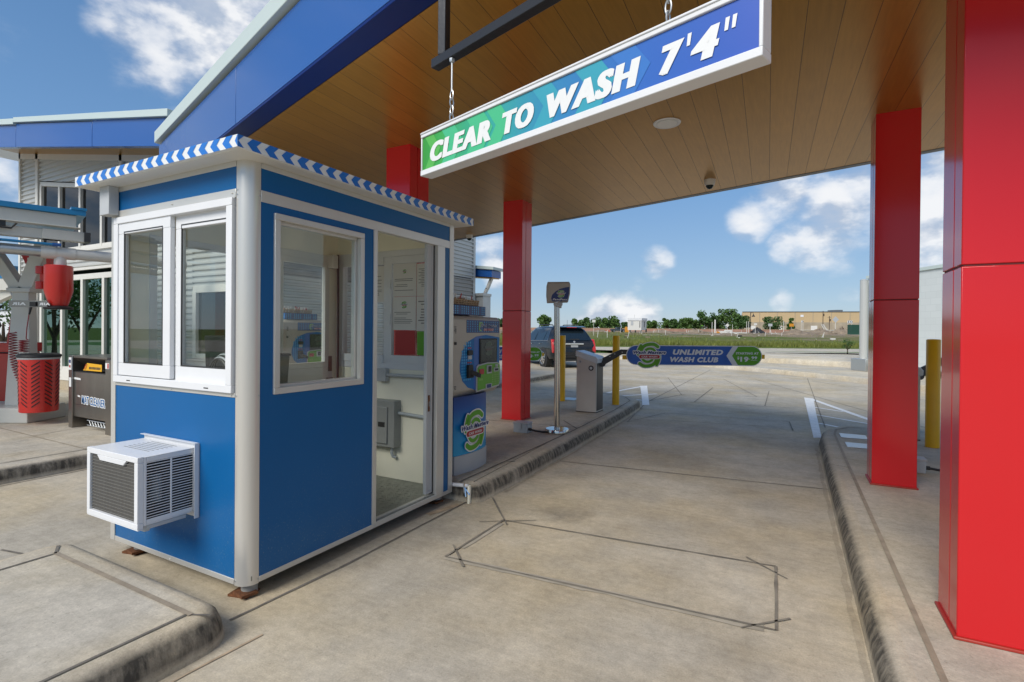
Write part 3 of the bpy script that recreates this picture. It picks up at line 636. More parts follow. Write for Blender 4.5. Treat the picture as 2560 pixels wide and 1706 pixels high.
# ------------------------------------------------------------------ canopy over the drive lanes
SZ = 3.345
can = thing('drive_canopy', 'long flat blue edged canopy with wood grain soffit on red columns over the drive lanes', 'canopy', (0, 4, 0))
yf = lambda x: 3.231 - .2963 * (x + 5.087)
yb = lambda x: 8.503 - .3063 * (x + 4.149)
XL, XR = -7.52, 7.0
fd = V(1, -.2963, 0).normalized(); fn = V(fd.y, -fd.x, 0)       # along the front edge, and out of it
b = MB(); q = .175 / cos(radians(16.5))
b.quad((XL + .02, yf(XL) + q, SZ), (XL + .02, yb(XL) - .1, SZ), (XR, yb(XR) - .1, SZ), (XR, yf(XR) + q, SZ)); b.build('soffit', 'soffit', can, smooth=0)
b = MB()
def slab(b, x0, x1, f0, f1, z0, z1, m=0, yy=yf):
    """upright strip following the front (or back) edge between offsets f0..f1 inward"""
    b.prism([(x0, yy(x0) + f0), (x1, yy(x1) + f0), (x1, yy(x1) + f1), (x0, yy(x0) + f1)], (0, 0, z0), (1, 0, 0), (0, 1, 0), (0, 0, z1 - z0), m)
seams = [XL, -7.15, -4.6, -2.06, .5, 3.0, 5.5, XR]
for x0, x1 in zip(seams, seams[1:]): slab(b, x0 + .004, x1 - .004, 0, q - .003, SZ + .02, 3.905)
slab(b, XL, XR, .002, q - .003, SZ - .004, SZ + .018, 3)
slab(b, XL + .01, XR - .01, .012, q - .012, SZ, 3.9, 1)
slab(b, XL, XR, -.11, -.003, SZ - .004, 3.905, 2, yb)
b.prism([(XL - .0, yf(XL) + q), (XL + .02, yf(XL) + q), (XL + .02, yb(XL) - .11), (XL, yb(XL) - .11)], (0, 0, SZ - .003), (1, 0, 0), (0, 1, 0), (0, 0, .56))
b.build('fascia', ['fascia', 'fasciad', 'graytrim', mat('fascia_underside_shade', (.003, .020, .13), .4, spec=.12)], can, bevel=.003)  # last slot: the blue panel's underside, its shade put into a darker colour
b = MB(); slab(b, XL - .04, XR, -.05, .2, 3.935, 4.085); slab(b, XL - .03, XR, -.2, .05, 3.935, 4.085, 0, yb)
b.prism([(XL - .04, yf(XL) + .2), (XL + .18, yf(XL) + .2), (XL + .18, yb(XL) - .2), (XL - .04, yb(XL) - .2)], (0, 0, 3.935), (1, 0, 0), (0, 1, 0), (0, 0, .15)); b.build('roof_cap', 'cap', can, bevel=.006)
b = MB(); b.prism([(XL + .05, yf(XL) + .1), (XR - .05, yf(XR) + .1), (XR - .05, yb(XR) - .1), (XL + .05, yb(XL) - .1)], (0, 0, 3.91), (1, 0, 0), (0, 1, 0), (0, 0, .03)); b.build('roof_deck', 'graytrim', can)
def column(x, y, w=.315, zj=1.745, z0=.15):
    b = MB(); g = .004
    for a, c in ((z0 + .012, zj - g), (zj + g, SZ + .01)):
        b.box(x, x + w, y, y + .118, a, c); b.box(x, x + w, y + .124, y + w, a, c)
    b.box(x + .006, x + w - .006, y + .006, y + w - .006, z0, SZ, 1)
    b.prism([(x - .012, y - .012), (x + w + .012, y - .012), (x + w + .012, y + w + .012), (x - .012, y + w + .012)], (0, 0, z0), (1, 0, 0), (0, 1, 0), (0, 0, .014), 2)
    b.build('column', ['red', 'groove', 'redseal'], can, bevel=.004)
column(.632, 5.44); column(.640, 2.86); column(-3.735, 6.69); column(-3.745, 4.19); column(5.0, 5.44); column(5.0, 2.86)
b = MB(); c = (-1.004, 4.821, SZ)
b.lathe(c, [(.085, -.004), (.10, -.012), (.115, -.012), (.122, -.002)][::1], 28, 0); b.lathe((c[0], c[1], SZ - .0135), [(.0, 0), (.086, 0), (.088, .004)], 28, 1); b.build('recessed_light', ['white', 'tube'], can)
def dome(u, loc, label):
    t = thing('dome_camera', label, 'security camera', loc); b = MB()
    b.lathe((*loc[:2], SZ), [(.02, -.075), (.05, -.07), (.062, -.05), (.066, -.03), (.07, 0)], 18, 0); b.build('housing', 'offwhite', t)
    b = MB(); b.lathe((*loc[:2], SZ - .07), [(.001, -.045), (.025, -.038), (.042, -.02), (.048, 0)], 16, 0); b.build('dome', 'screen', t)
dome(0, (-.901, 6.86, SZ), 'small white dome camera on the soffit edge above the open lane')
dome(0, (-5.62, 8.70, SZ), 'small white dome camera on the soffit edge beside the corrugated wall')

# ------------------------------------------------------------------ hanging clearance sign
P0 = V(-1.684, 2.14, 0); P1 = V(-.078, 1.641, 0); e = (P1 - P0).normalized(); ein = V(-e.y, e.x, 0); SL = 1.682; TH = .07
sg = thing('clearance_sign', 'white framed clearance sign hung on chains reading CLEAR TO WASH', 'sign', P0 + V(0, 0, 2.24))
def sp(s, t, z): return P0 + e * s + ein * t + V(0, 0, z)
b = MB(); z0, z1 = 2.24, 2.462
for (a, c) in ((z0, z0 + .028), (z1 - .028, z1)): b.obox(sp(0, 0, a), e * SL, ein * TH, V(0, 0, c - a))
for (s0, s1) in ((0, .008), (SL - .012, SL)): b.obox(sp(s0, .002, z0 + .028), e * (s1 - s0), ein * (TH - .004), V(0, 0, z1 - z0 - .056))
b.obox(sp(.0, -.004, z1 - .012), e * SL, ein * .006, V(0, 0, .008)); b.build('cabinet', 'white', sg, bevel=.003)
signm = bpy.data.materials.new('sign_print'); 
b = MB(); b.obox(sp(.009, .008, z0 + .029), e * (SL - .022), ein * (TH - .016), V(0, 0, z1 - z0 - .058))
fc = b.build('sign_face', 'white', sg, smooth=0)
gm = ramp_mat('sign_gradient', 'X', 0, 1.6, [(0, (.03, .27, .02)), (.10, (.04, .36, .07)), (.30, (.03, .36, .28)), (.52, (.03, .22, .42)), (.75, (.03, .13, .46)), (1, (.035, .095, .44))], .3)
fc.data.materials[0] = gm
def facets():
    b = MB()
    zt, zb, zm = z1 - .0295, z0 + .0295, (z0 + z1) / 2
    for s0, w, m in ((.03, .07, 0), (.17, .10, 1), (.36, .12, 1), (.50, .09, 1), (.78, .10, 2), (1.0, .12, 2), (1.16, .1, 3)):
        for (a, c) in ((zt, zm), (zm, zb)):
            p = [(s0 - (0 if a == zt else -.06), a), (s0 + w - (0 if a == zt else -.06), a), (s0 + w + (.06 if a == zt else 0), c), (s0 + (.06 if a == zt else 0), c)]
            b.poly([sp(s, .0068, z) for s, z in (p if a == zt else [p[0], p[3], p[2], p[1]][::-1])], m)
    fm = [mat('facet%d' % i, c_, .3) for i, c_ in enumerate(((.09, .42, .07), (.06, .46, .22), (.04, .32, .42), (.04, .17, .50)))]
    b.build('facet_pattern', fm, fc, smooth=0)
facets()
b = MB(); U = V(0, 0, 1)
for body, s0, s1, zz in (('CLEAR', .075, .530, 2.295), ('TO', .602, .79, 2.295), ('WASH', .858, 1.284, 2.293), ('7', 1.352, 1.442, 2.293), ('4', 1.462, 1.556, 2.293)):
    for i in range(3): b.text(body, sp(s0 + .007 * i, .0052 - .0002 * i, zz), e, U, .099, 0, width=s1 - s0 - .014, bold=.035, shear=.22, res=4, sp=1.19)
for s0 in (1.447, 1.567, 1.589): b.poly([sp(s0 + x, .0052, z) for x, z in ((.002, 2.355), (.013, 2.355), (.019, 2.393), (.006, 2.393))])
b.build('lettering', 'whitep', fc, smooth=0)
b = MB(); bz = 2.83
b.beam(sp(.05, .085 - TH / 2 + .0, bz - .022) , sp(1.62, .05, bz - .022), .05, .045)
for s in (.125, 1.54): b.beam(sp(s, .05, bz), sp(s, .05, SZ + .002), .045, .045, (1, 0, 0))
b.build('hanger_frame', 'blackst', sg, bevel=.003)
def chain(s):
    b = MB(); c = sp(s, .04, 0)
    b.tube([c + V(0, 0, bz - .04), c + V(0, 0, 2.62)], .005, 8); b.lathe((c.x, c.y, bz - .06), [(.012, -.006), (.014, 0), (.014, .012)], 6)
    zc = 2.605; k = 0
    while zc > z1 + .004:
        x = e if k % 2 == 0 else ein; pts = [c + V(0, 0, zc) + x * (.011 * sin(2 * pi * i / 12)) + V(0, 0, .024 * cos(2 * pi * i / 12)) for i in range(13)]
        b.tube(pts, .0033, 6, caps=False); zc -= .037; k += 1
    b.build('chain', 'galv', sg)
chain(.205); chain(1.365)

# ------------------------------------------------------------------ attendant booth
KX0, KX1, KY0, KY1, KB, KT = -3.875, -2.525, 1.76, 3.66, .08, 2.345
bo = thing('attendant_booth', 'blue and white attendant booth with striped chevron roof edge on the lane', 'booth', (-3.2, 2.7, 0))
def ring(b, ax, pl, a0, a1, z0, z1, w, t, m=0, wz=None):
    """rectangular frame on plane ax=pl (thickness t inward as signed), a = other horizontal axis"""
    wz = wz or w
    def bx(p0, p1, q0, q1):
        lo, hi = min(pl, pl + t), max(pl, pl + t)
        if ax == 'x': b.box(lo, hi, p0, p1, q0, q1, m)
        else: b.box(p0, p1, lo, hi, q0, q1, m)
    bx(a0, a0 + w, z0 + wz, z1 - wz); bx(a1 - w, a1, z0 + wz, z1 - wz); bx(a0, a1, z0, z0 + wz); bx(a0, a1, z1 - wz, z1)
PT = .045
# blue skins
b = MB(); b.box(-3.825, -2.614, KY0, KY0 + PT, .108, 1.083); b.build('front_panel', 'kblue', bo)
b = MB(); b.box(-3.825, -2.614, KY0, KY0 + PT, 2.196, 2.318); b.build('front_band', 'kblue', bo)
b = MB(); b.box(KX1 - PT, KX1, 1.844, 3.605, 2.196, 2.318); b.build('side_band', 'kblue', bo)
b = MB(); b.box(KX1 - PT, KX1, 1.844, 2.703, .108, 1.100); b.box(KX1 - PT, KX1, 1.844, 1.935, 1.100, 2.080); b.box(KX1 - PT, KX1, 2.597, 2.703, 1.100, 2.080); b.box(KX1 - PT, KX1, 1.844, 2.703, 2.080, 2.138); b.build('side_panel', 'kblue', bo, smooth=0)
b = MB(); b.box(KX1 - PT, KX1, 3.528, 3.606, .108, 2.138); b.build('jamb_panel', 'kblue', bo)
b = MB(); b.box(KX0, KX0 + PT, 1.83, 3.605, .108, 1.10); b.box(KX0, KX0 + PT, 1.83, 3.605, 2.08, 2.318); b.box(KX0, KX0 + PT, 1.83, 1.95, 1.1, 2.08); b.box(KX0, KX0 + PT, 2.72, 2.95, 1.1, 2.08); b.box(KX0, KX0 + PT, 3.5, 3.605, 1.1, 2.08); b.build('rear_side_panel', 'kblue', bo, smooth=0)
b = MB(); b.box(-3.825, -2.575, KY1 - PT, KY1, 2.16, 2.318); b.build('back_band', 'kblue', bo, smooth=0)
b = MB(); b.box(-3.825, -2.575, KY1 - PT, KY1, .108, 1.10); b.build('back_panel', 'kblue', bo, smooth=0)
# aluminium trim, 4 mm proud of the skins
b = MB(); y0, y1 = KY0 - .004, KY0 + PT - .003
b.box(KX0, -2.613, y0, y1, KB, .110); b.box(KX0 + .045, -2.613, y0, y1, 1.081, 1.104); b.box(KX0 + .045, -2.613, y0, y1, 2.150, 2.197); b.box(KX0 + .045, -2.613, y0, y1, 2.316, KT)
b.box(KX0 - .004, -3.826, y0 - .002, 1.835, KB + .001, KT)
x0, x1 = KX1 - PT + .003, KX1 + .004
b.box(x0, x1, 1.843, 2.72, KB, .110); b.box(x0, x1, 1.843, 3.61, 2.136, 2.198); b.box(x0, x1, 1.843, 3.61, 2.316, KT); b.box(x0, x1, 3.42, 3.61, KB, .110)
b.box(x0 + .001, x1 + .004, 2.702, 2.739, .111, 2.136); b.box(x0 + .001, x1 + .008, 3.428, 3.527, .111, 2.136); b.box(x0, x1 + .002, 3.604, KY1 + .003, KB, KT)
b.box(KX0 - .004, KX0 + PT - .004, 1.836, KY1, KB, .110); b.box(KX0 - .004, KX0 + PT - .004, 1.836, KY1, 2.316, KT); b.box(KX0, x0, KY1 - .04, KY1 + .003, KB, .110); b.box(KX0, x0, KY1 - .04, KY1 + .003, 2.316, KT); b.box(KX0 - .004, KX0 + .05, KY1 - .055, KY1 + .003, .11, 2.316)
for (x, z) in ((-3.2, 1.092), (-3.2, 2.174), (-3.2, .095), (-2.64, 1.092), (-2.64, 2.174), (-3.81, 2.174)): b.lathe((x, y0 - .001, z), [(.007, -.002), (.007, .002)], 8)
b.build('trim', 'alu', bo, bevel=.002)
b = MB(); cx, cy, r = -2.597, 1.832, .072
pr = [(cx + r * cos(radians(a)), cy + r * sin(radians(a))) for a in range(-90, 1, 9)] + [(KX1, 1.842), (KX1 - .05, 1.842), (KX1 - .05, KY0 + .05), (-2.612, KY0 + .05), (-2.612, KY0)]
b.prism(pr, (0, 0, KB - .005), (1, 0, 0), (0, 1, 0), (0, 0, KT - KB + .006)); b.build('corner_post', 'post', bo, smooth=25)
b = MB()
for z in (2.19, 2.165, 1.09, .10):
    b.tube([V(-2.603, KY0 - .002, z), V(-2.603, KY0 + .008, z)], .005, 8); b.tube([V(KX1 + .002, 1.836, z), V(KX1 - .008, 1.836, z)], .005, 8)
b.build('screw', 'galv', bo)
# roof
b = MB(); RX0, RX1, RY0, RY1 = -4.045, -2.405, 1.625, 3.785
b.box(RX0 + .02, RX1 - .02, RY0 + .02, RY1 - .02, KT, KT + .04); rf = b.build('roof', 'offwhite', bo, bevel=.004)
b = MB(); LZ0, LZ1 = KT - .006, KT + .062
b.prism([(RX0, RY0), (RX1, RY0), (RX1, RY1), (RX0, RY1)], (0, 0, LZ0 + .008), (1, 0, 0), (0, 1, 0), (0, 0, LZ1 - LZ0 - .008))
hh = LZ1 - LZ0 - .008; zz = LZ0 + .008; pitch = .1
def chev(b, f, length, m, ph=0.0):
    s = -pitch + ph
    while s < length:
        raw = [(s, .5), (s + .03, 1), (s + .083, 1), (s + .053, .5), (s + .083, 0), (s + .03, 0)]
        for quad_ in ((raw[0], raw[3], raw[2], raw[1]), (raw[5], raw[4], raw[3], raw[0])):
            pts = [(min(max(x, 0), length), y) for x, y in quad_]
            if max(p[0] for p in pts) - min(p[0] for p in pts) > .004 and not all(p[0] <= .0001 for p in pts[:2]): b.poly([f(x, y) for x, y in pts], m)
        s += pitch
chev(b, lambda s, t: V(RX0 + s, RY0 - .0015, zz + hh * t), RX1 - RX0, 1, .02)
chev(b, lambda s, t: V(RX1 + .0015, RY0 + s, zz + hh * t), RY1 - RY0, 1, .05)
b.build('roof_edge', ['whitep', 'chevblue'], rf, smooth=0)
# front sliding window
wf = MB(); ring(wf, 'y', KY0 - .02, -3.825, -2.622, 1.104, 2.150, .05, .055, 0, .042); wf = wf.build('front_window', 'white', bo, bevel=.003)
b = MB(); ring(b, 'y', KY0 - .012, -3.79, -3.205, 1.150, 2.118, .075, .03, 0, .077); b.build('sash', 'white', wf, bevel=.003)
b = MB(); ring(b, 'y', KY0 + .016, -3.20, -2.655, 1.140, 2.118, .055, .03, 0, .087); b.build('sash', 'white', wf, bevel=.003)
b = MB(); b.box(-3.715, -3.28, KY0 + .004, KY0 + .008, 1.227, 2.056); b.box(-3.145, -2.695, KY0 + .03, KY0 + .034, 1.227, 2.056); b.build('pane', 'glass', wf, smooth=0)
b = MB()
for (a, c, zz0, zz1, yy) in ((-3.715, -3.28, 1.227, 2.056, KY0 - .0125), (-3.145, -2.695, 1.227, 2.056, KY0 + .0155)): ring(b, 'y', yy, a, c, zz0, zz1, .008, .006, 0)
b.box(-3.66, -3.62, KY0 - .0215, KY0 - .019, 1.118, 1.124); b.box(-2.86, -2.82, KY0 - .0215, KY0 - .019, 1.118, 1.124); b.build('gasket', 'dark', wf, smooth=0)
# side window
b = MB(); ring(b, 'x', KX1 - .02, 1.922, 2.608, 1.087, 2.092, .036, .034); ring(b, 'x', KX1 - .055, 1.945, 2.585, 1.108, 2.07, .03, .034); sw = b.build('side_window', 'alu', bo, bevel=.003)
b = MB(); b.box(KX1 - .032, KX1 - .028, 1.958, 2.572, 1.122, 2.056); b.build('pane', 'glass', sw, smooth=0)
# window and glazed door in the far side wall
b = MB(); ring(b, 'x', KX0 + .01, 1.95, 2.72, 1.1, 2.08, .05, .05); lw = b.build('rear_window', 'white', bo, bevel=.003); b = MB(); b.box(KX0 + .03, KX0 + .034, 2.0, 2.67, 1.15, 2.03); b.build('pane', 'glass', lw, smooth=0)
b = MB(); ring(b, 'x', KX0 + .02, 2.95, 3.50, 1.1, 2.08, .05, .045); b.box(KX0 + .05, KX0 + .062, 2.90, 3.54, .13, 1.1); b.box(KX0 + .05, KX0 + .062, 2.90, 3.54, 2.08, 2.14); ld = b.build('rear_door', 'offwhite', bo, bevel=.003)
b = MB(); b.box(KX0 + .03, KX0 + .034, 3.0, 3.45, 1.15, 2.03); b.build('pane', 'glass', ld, smooth=0)
b = MB(); b.box(KX0 + .063, KX0 + .072, 3.49, 3.53, 1.06, 1.2); b.lathe((KX0 + .072, 3.50, .98), [(.03, -.02), (.03, .02)], 16); b.build('lock', 'brush', ld)
# back window
b = MB(); ring(b, 'y', KY1 + .004, -3.80, -2.60, 1.10, 2.16, .055, -.06); b.box(-3.245, -3.155, KY1 - .05, KY1 - .01, 1.155, 2.105); b.box(-3.155, -2.655, KY1 - .052, KY1 - .02, 1.155, 1.225); b.box(-3.155, -2.655, KY1 - .052, KY1 - .02, 2.04, 2.105); b.box(-3.745, -3.245, KY1 - .06, KY1 - .03, 1.155, 1.225); b.box(-3.745, -3.245, KY1 - .06, KY1 - .03, 2.04, 2.105)
b.box(-3.185, -3.160, KY1 - .060, KY1 - .05, 1.50, 1.60); b.box(-3.185, -3.160, KY1 - .060, KY1 - .05, 1.82, 1.9)
bw = b.build('back_window', 'white', bo, bevel=.003)
b = MB(); b.box(-3.745, -3.245, KY1 - .034, KY1 - .03, 1.225, 2.04); b.box(-3.155, -2.655, KY1 - .034, KY1 - .03, 1.225, 2.04); b.build('pane', 'glass', bw, smooth=0)
# inside: cream linings, ceiling, tread-plate floor
b = MB(); g = .0055
b.box(-3.83, -2.58, KY1 - PT - g - .002, KY1 - PT - .001, .125, 1.10); b.box(-3.83, -2.58, KY1 - PT - g - .002, KY1 - PT - .001, 2.16, 2.33)
b.box(-3.82, -2.63, KY0 + PT + .012, KY0 + PT + .018, .125, 1.10); b.box(-3.82, -2.63, KY0 + PT + .012, KY0 + PT + .018, 2.15, 2.33)
for (p, q_, z0_, z1_) in ((1.83, 2.9, .125, 1.10), (1.83, 1.95, 1.1, 2.08), (2.72, 2.945, 1.1, 2.08), (3.505, 3.61, .125, 2.08), (1.83, 3.61, 2.08, 2.33)): b.box(KX0 + PT + .004, KX0 + PT + .010, p, q_, z0_, z1_)
for (p, q_, z0_, z1_) in ((1.85, 2.70, .125, 1.087), (1.85, 1.945, 1.087, 2.07), (2.585, 2.70, 1.087, 2.07), (1.85, 2.7, 2.07, 2.33), (2.7, 3.6, 2.14, 2.33)): b.box(KX1 - PT - .012, KX1 - PT - .006, p, q_, z0_, z1_)
b.box(-3.84, -2.56, 1.8, 3.62, 2.328, 2.336); b.build('lining', 'cream', bo, smooth=0)
b = MB(); b.box(KX0 + .01, KX1 - .005, 1.80, KY1 - .045, .10, .124)
for i in range(28):
    for j in range(34):
        x = KX0 + .08 + i * .046 + (.023 if j % 2 else 0); y = 1.95 + j * .049
        if x < KX1 - .06 and y < 3.58: s = 1 if (i + j) % 2 else -1; dx, dy = .012, .012 * s; b.quad((x - dx, y - dy, .1248), (x + .003, y - .003 * s, .1262), (x + dx, y + dy, .1248), (x - .003, y + .003 * s, .1262))
b.build('floor', 'plate', bo, smooth=0)
b = MB(); b.box(KX1 - .02, KX1 + .006, 2.72, 3.43, .082, .118); b.box(KX1 - .05, KX1 - .02, 2.72, 3.43, .10, .128); b.build('threshold', 'alu', bo, bevel=.002)
b = MB(); ring(b, 'x', KX1 - .052, 3.335, 3.415, .14, 2.138, .02, .03); b.box(KX1 - .048, KX1 - .026, 3.354, 3.396, .16, 2.118)
dr = b.build('sliding_door', 'graylt', bo, bevel=.002); b = MB(); b.box(KX1 - .023, KX1 - .020, 3.355, 3.378, .80, .93); b.build('latch_plate', 'rust', dr); b = MB(); b.box(KX1 - .022, KX1 - .018, 3.36, 3.372, .84, .88); b.build('latch', 'chrome', dr)
b = MB(); b.box(KX1 - .055, KX1 - .02, 3.416, 3.427, .13, 2.138); b.build('door_gap', 'dark', bo)
# electrical gear on the back wall
yb_ = KY1 - PT - .008
b = MB(); b.box(-3.42, -3.035, yb_ - .09, yb_, .42, .83); ep = b.build('breaker_panel', 'gray', bo, bevel=.004)
b = MB(); b.box(-3.40, -3.105, yb_ - .104, yb_ - .091, .45, .775); b.build('panel_door', 'gray', ep, bevel=.006); b = MB(); b.box(-3.20, -3.13, yb_ - .110, yb_ - .104, .60, .64); b.build('panel_latch', 'dark', ep)
b = MB()
for z in (.79, .63, .52): b.tube([V(-3.0351, yb_ - .045, z), V(-3.032, yb_ - .045, z)], .018, 12)
b.build('knockout', 'gray', ep)
b = MB(); b.box(-3.275, -3.17, yb_ - .05, yb_, .99, 1.105); b.tube([V(-3.17, yb_ - .025, 1.05), V(-2.60, yb_ - .025, 1.05)], .016, 10); b.build('outlet_box', 'graylt', bo, bevel=.003)
b = MB(); b.tube([V(-3.035, yb_ - .03, .72), V(-2.62, yb_ - .03, .70)], .015, 10); b.tube([V(-3.10, yb_ - .04, .42), V(-3.10, yb_ - .04, .36), V(-3.09, yb_ - .035, .33), V(-3.07, yb_ - .02, .325)], .014, 10); b.build('conduit', 'pvc', bo)
b = MB(); b.tube([V(KX0 + .12, 3.55, 2.15), V(KX0 + .12, 3.555, 1.7), V(KX0 + .125, 3.55, .95)], .011, 8); b.tube([V(KX0 + .10, 3.57, 2.15), V(KX0 + .10, 3.57, .7)], .012, 8, 1); b.box(KX0 + .06, KX0 + .13, 3.48, 3.54, 2.02, 2.14, 1); b.build('wiring', ['dark', 'offwhite'], bo)
b = MB(); b.box(-3.82, -2.64, 1.825, 2.20, 1.06, 1.085); b.build('counter', 'gray', bo, bevel=.003)
b = MB(); b.box(-3.905, -3.79, KY0 - .062, KY0 - .005, 2.165, 2.345); b.build('junction_box', 'graylt', bo, bevel=.003)
b = MB(); b.box(KX0 + .05, KX1 - .07, KY0 + .06, KY0 + .1, .055, .1); b.box(KX0 + .05, KX1 - .07, KY1 - .1, KY1 - .06, .055, .1); b.box(KX0 + .05, KX0 + .1, KY0 + .06, KY1 - .06, .056, .1); b.box(KX1 - .12, KX1 - .07, KY0 + .06, KY1 - .06, .056, .1); b.build('base_frame', 'gray', bo)
for (x, y) in ((-2.60, 1.84), (-3.70, 1.85), (-2.62, 3.58), (-3.74, 3.58)):
    b = MB(); b.lathe((x, y, .012), [(.042, 0), (.042, .05)], 14); lg = b.build('leg', 'gray', bo)
    b = MB(); b.obox(V(x - .07, y - .08, .002), V(.115, .03, 0), V(-.025, .10, 0), V(0, 0, .012)); b.obox(V(x - .045, y - .065, .0145), V(.095, -.015, 0), V(.018, .085, 0), V(0, 0, .014)); b.build('shim', 'rust', lg)
# paper notices and posters taped to the back window
def notice(name, x0, x1, z0, z1, label, m='paper', lines=0, lg=None, bold=False, yo=0.0, hd=None):
    y = KY1 - .0365 - yo
    if name == 'poster':
        b = MB(); b.box(x0, x1, y - .0012, y, z0, z1); return tag(b.build(name, m, None, smooth=0), label, 'poster')
    t = thing(name, label, 'notice', ((x0 + x1) / 2, y, z0)); b = MB(); b.box(x0, x1, y - .0012, y, z0, z1); b.build('sheet', m, t, smooth=0)
    b = MB(); zc = z1 - (.14 if lg else .05) ; rr = random.Random(int(abs(x0 * 1000)))
    if hd: b.text(hd, V((x0 + x1) / 2, y - .002, z1 - .045), V(1, 0, 0), V(0, 0, 1), .011, 0, align='CENTER', bold=.02)
    for i in range(lines):
        w = (x1 - x0 - .05) * rr.uniform(.55, 1); ind = rr.choice((0, 0, .02, .03))
        if rr.random() < .12: zc -= .02
        if zc < z0 + .05: break
        b.quad((x0 + .02 + ind, y - .002, zc), (min(x0 + .02 + ind + w, x1 - .015), y - .002, zc), (min(x0 + .02 + ind + w, x1 - .015), y - .002, zc + (.009 if bold else .005)), (x0 + .02 + ind, y - .002, zc + (.009 if bold else .005)))
        zc -= .024 if bold else .015
    if b.f: b.build('printing', 'ink', t, smooth=0)
    if lg:
        b = MB(); logo(b, V((x0 + x1) / 2, y - .002, z1 - .07), (1, 0, 0), (0, 0, 1), lg, (0, -1, 0), (0, 1, 2, 3), step=.0004); b.build('emblem', LM, t, smooth=0)
notice('paper_notice', -3.148, -2.885, 1.748, 2.04, 'pale paper notice with a small emblem and gray lines, upper left on the booth window', lines=17, lg=.035)
notice('paper_notice', -2.880, -2.665, 1.748, 2.03, 'paper notice with short paragraphs, upper right of the sheets on the booth window', lines=11, yo=.0004)
notice('paper_notice', -3.150, -2.888, 1.450, 1.745, 'paper notice with a green swirl emblem, under the upper sheet on the booth window', lines=12, lg=.06)
notice('paper_notice', -2.882, -2.665, 1.445, 1.745, 'paper notice in large bold print above the green poster', lines=11, bold=True)
notice('paper_notice', -3.60, -3.25, 1.70, 2.03, 'paper notice on the sliding half of the booth window behind its middle frame', lines=14)
notice('poster', -3.118, -2.895, 1.232, 1.446, 'plain red poster low on the booth back window', m='redp')
notice('poster', -2.872, -2.665, 1.232, 1.440, 'plain green poster low on the booth back window', m='green')
# clutter on the counter
t = thing('receipt_printer', 'black printer on the booth counter behind the front sliding window', 'printer', (-3.1, 2.02, 1.085)); b = MB(); b.prism([(-.12, 0), (.12, 0), (.15, .3), (-.14, .32)], (-3.13, 1.99, 1.0855), (1, 0, 0), (0, 0, 1), (0, .15, 0)); b.build('housing', 'black', t, bevel=.008); b = MB(); b.box(-3.20, -3.04, 1.984, 1.989, 1.22, 1.3); b.build('slot', 'dark', t)
t = thing('cable_coil', 'coil of gray and black cable lying on the booth counter', 'cable', (-2.92, 1.90, 1.085)); b = MB()
for k in range(5): b.tube([V(-2.92 + (.085 + .008 * k) * cos(a), 1.86 + .012 * k, 1.19 + (.085 + .008 * k) * sin(a)) for a in [2 * pi * i / 24 for i in range(25)]], .006, 6, k % 2, caps=False)
b.build('loops', ['dark', 'graylt'], t)
t = thing('storage_bin', 'dark green bin on the counter seen through the booth side window', 'bin', (-2.85, 2.12, 1.085)); b = MB(); b.prism([(-.09, 0), (.09, 0), (.11, .2), (-.11, .2)], (-2.83, 2.06, 1.0855), (1, 0, 0), (0, 0, 1), (0, .13, 0)); b.build('tub', mat('bin_green', (.02, .035, .02), .5), t, bevel=.005); b = MB(); b.box(-2.945, -2.715, 2.055, 2.195, 1.285, 1.30); b.build('lid', 'black', t, bevel=.004)

# window air conditioner
ac = thing('air_conditioner', 'white window air conditioner jutting from the blue booth front', 'air conditioner', (-3.16, 1.6, .44))
AX0, AX1, AY0, AY1, AZ0, AZ1 = -3.462, -2.942, 1.450, 1.757, .422, .781
b = MB(); b.box(AX0, AX1, AY0 + .03, AY1, AZ1 - .006, AZ1); b.box(AX0, AX1, AY0 + .03, AY1, AZ0, AZ0 + .006); b.box(AX0, AX0 + .006, AY0 + .03, AY1, AZ0 + .006, AZ1 - .006)
b.box(AX1 - .006, AX1, AY0 + .03, AY0 + .045, AZ0 + .006, AZ1 - .006); b.box(AX1 - .006, AX1, AY1 - .025, AY1, AZ0 + .006, AZ1 - .006); b.box(AX1 - .006, AX1, 1.612, 1.622, AZ0 + .03, AZ1 - .03); b.box(AX1 - .006, AX1, AY0 + .045, AY1 - .025, AZ0 + .006, AZ0 + .03); b.box(AX1 - .006, AX1, AY0 + .045, AY1 - .025, AZ1 - .03, AZ1 - .006)
b.build('case', 'white', ac, bevel=.003)
b = MB(); n = 21
for i in range(n):
    z = AZ0 + .036 + i * (AZ1 - AZ0 - .072) / (n - 1)
    for (p, q_) in ((AY0 + .045, 1.612), (1.622, AY1 - .025)): b.obox(V(AX1 - .014, p, z - .003), V(.013, 0, .004), V(0, q_ - p, 0), V(0, 0, .0045))
b.build('louver', 'white', ac, smooth=0)
b = MB(); b.box(AX0 + .02, AX1 - .05, AY0 + .06, AY1 - .01, AZ0 + .01, AZ1 - .02); b.lathe((AX1 - .046, 1.56, .6), [(.03, -.07), (.03, .07)], 12, 1); b.build('inner_works', ['dark', 'gray'], ac)
b = MB(); ring(b, 'y', AY0, AX0, AX1, AZ0 - .012, AZ1 + .002, .032, .03, 0, .03); b.prism([(0, 0), (.30, 0), (.27, -.028), (.03, -.028)][::-1], (AX0 + .11, AY0, AZ1 - .028), (1, 0, 0), (0, 0, 1), (0, .02, 0)); b.box(AX0 + .0, AX1, AY0 + .002, AY0 + .03, AZ0 - .018, AZ0 - .0125); b.build('rear_bezel', 'white', ac, bevel=.004)
b = MB(); b.box(AX0 + .032, AX1 - .032, AY0 + .014, AY0 + .022, AZ0 + .02, AZ1 - .03)
for i in range(17): z = AZ0 + .03 + i * .0175; b.box(AX0 + .033, AX1 - .033, AY0 + .008, AY0 + .0135, z, z + .003, 1)
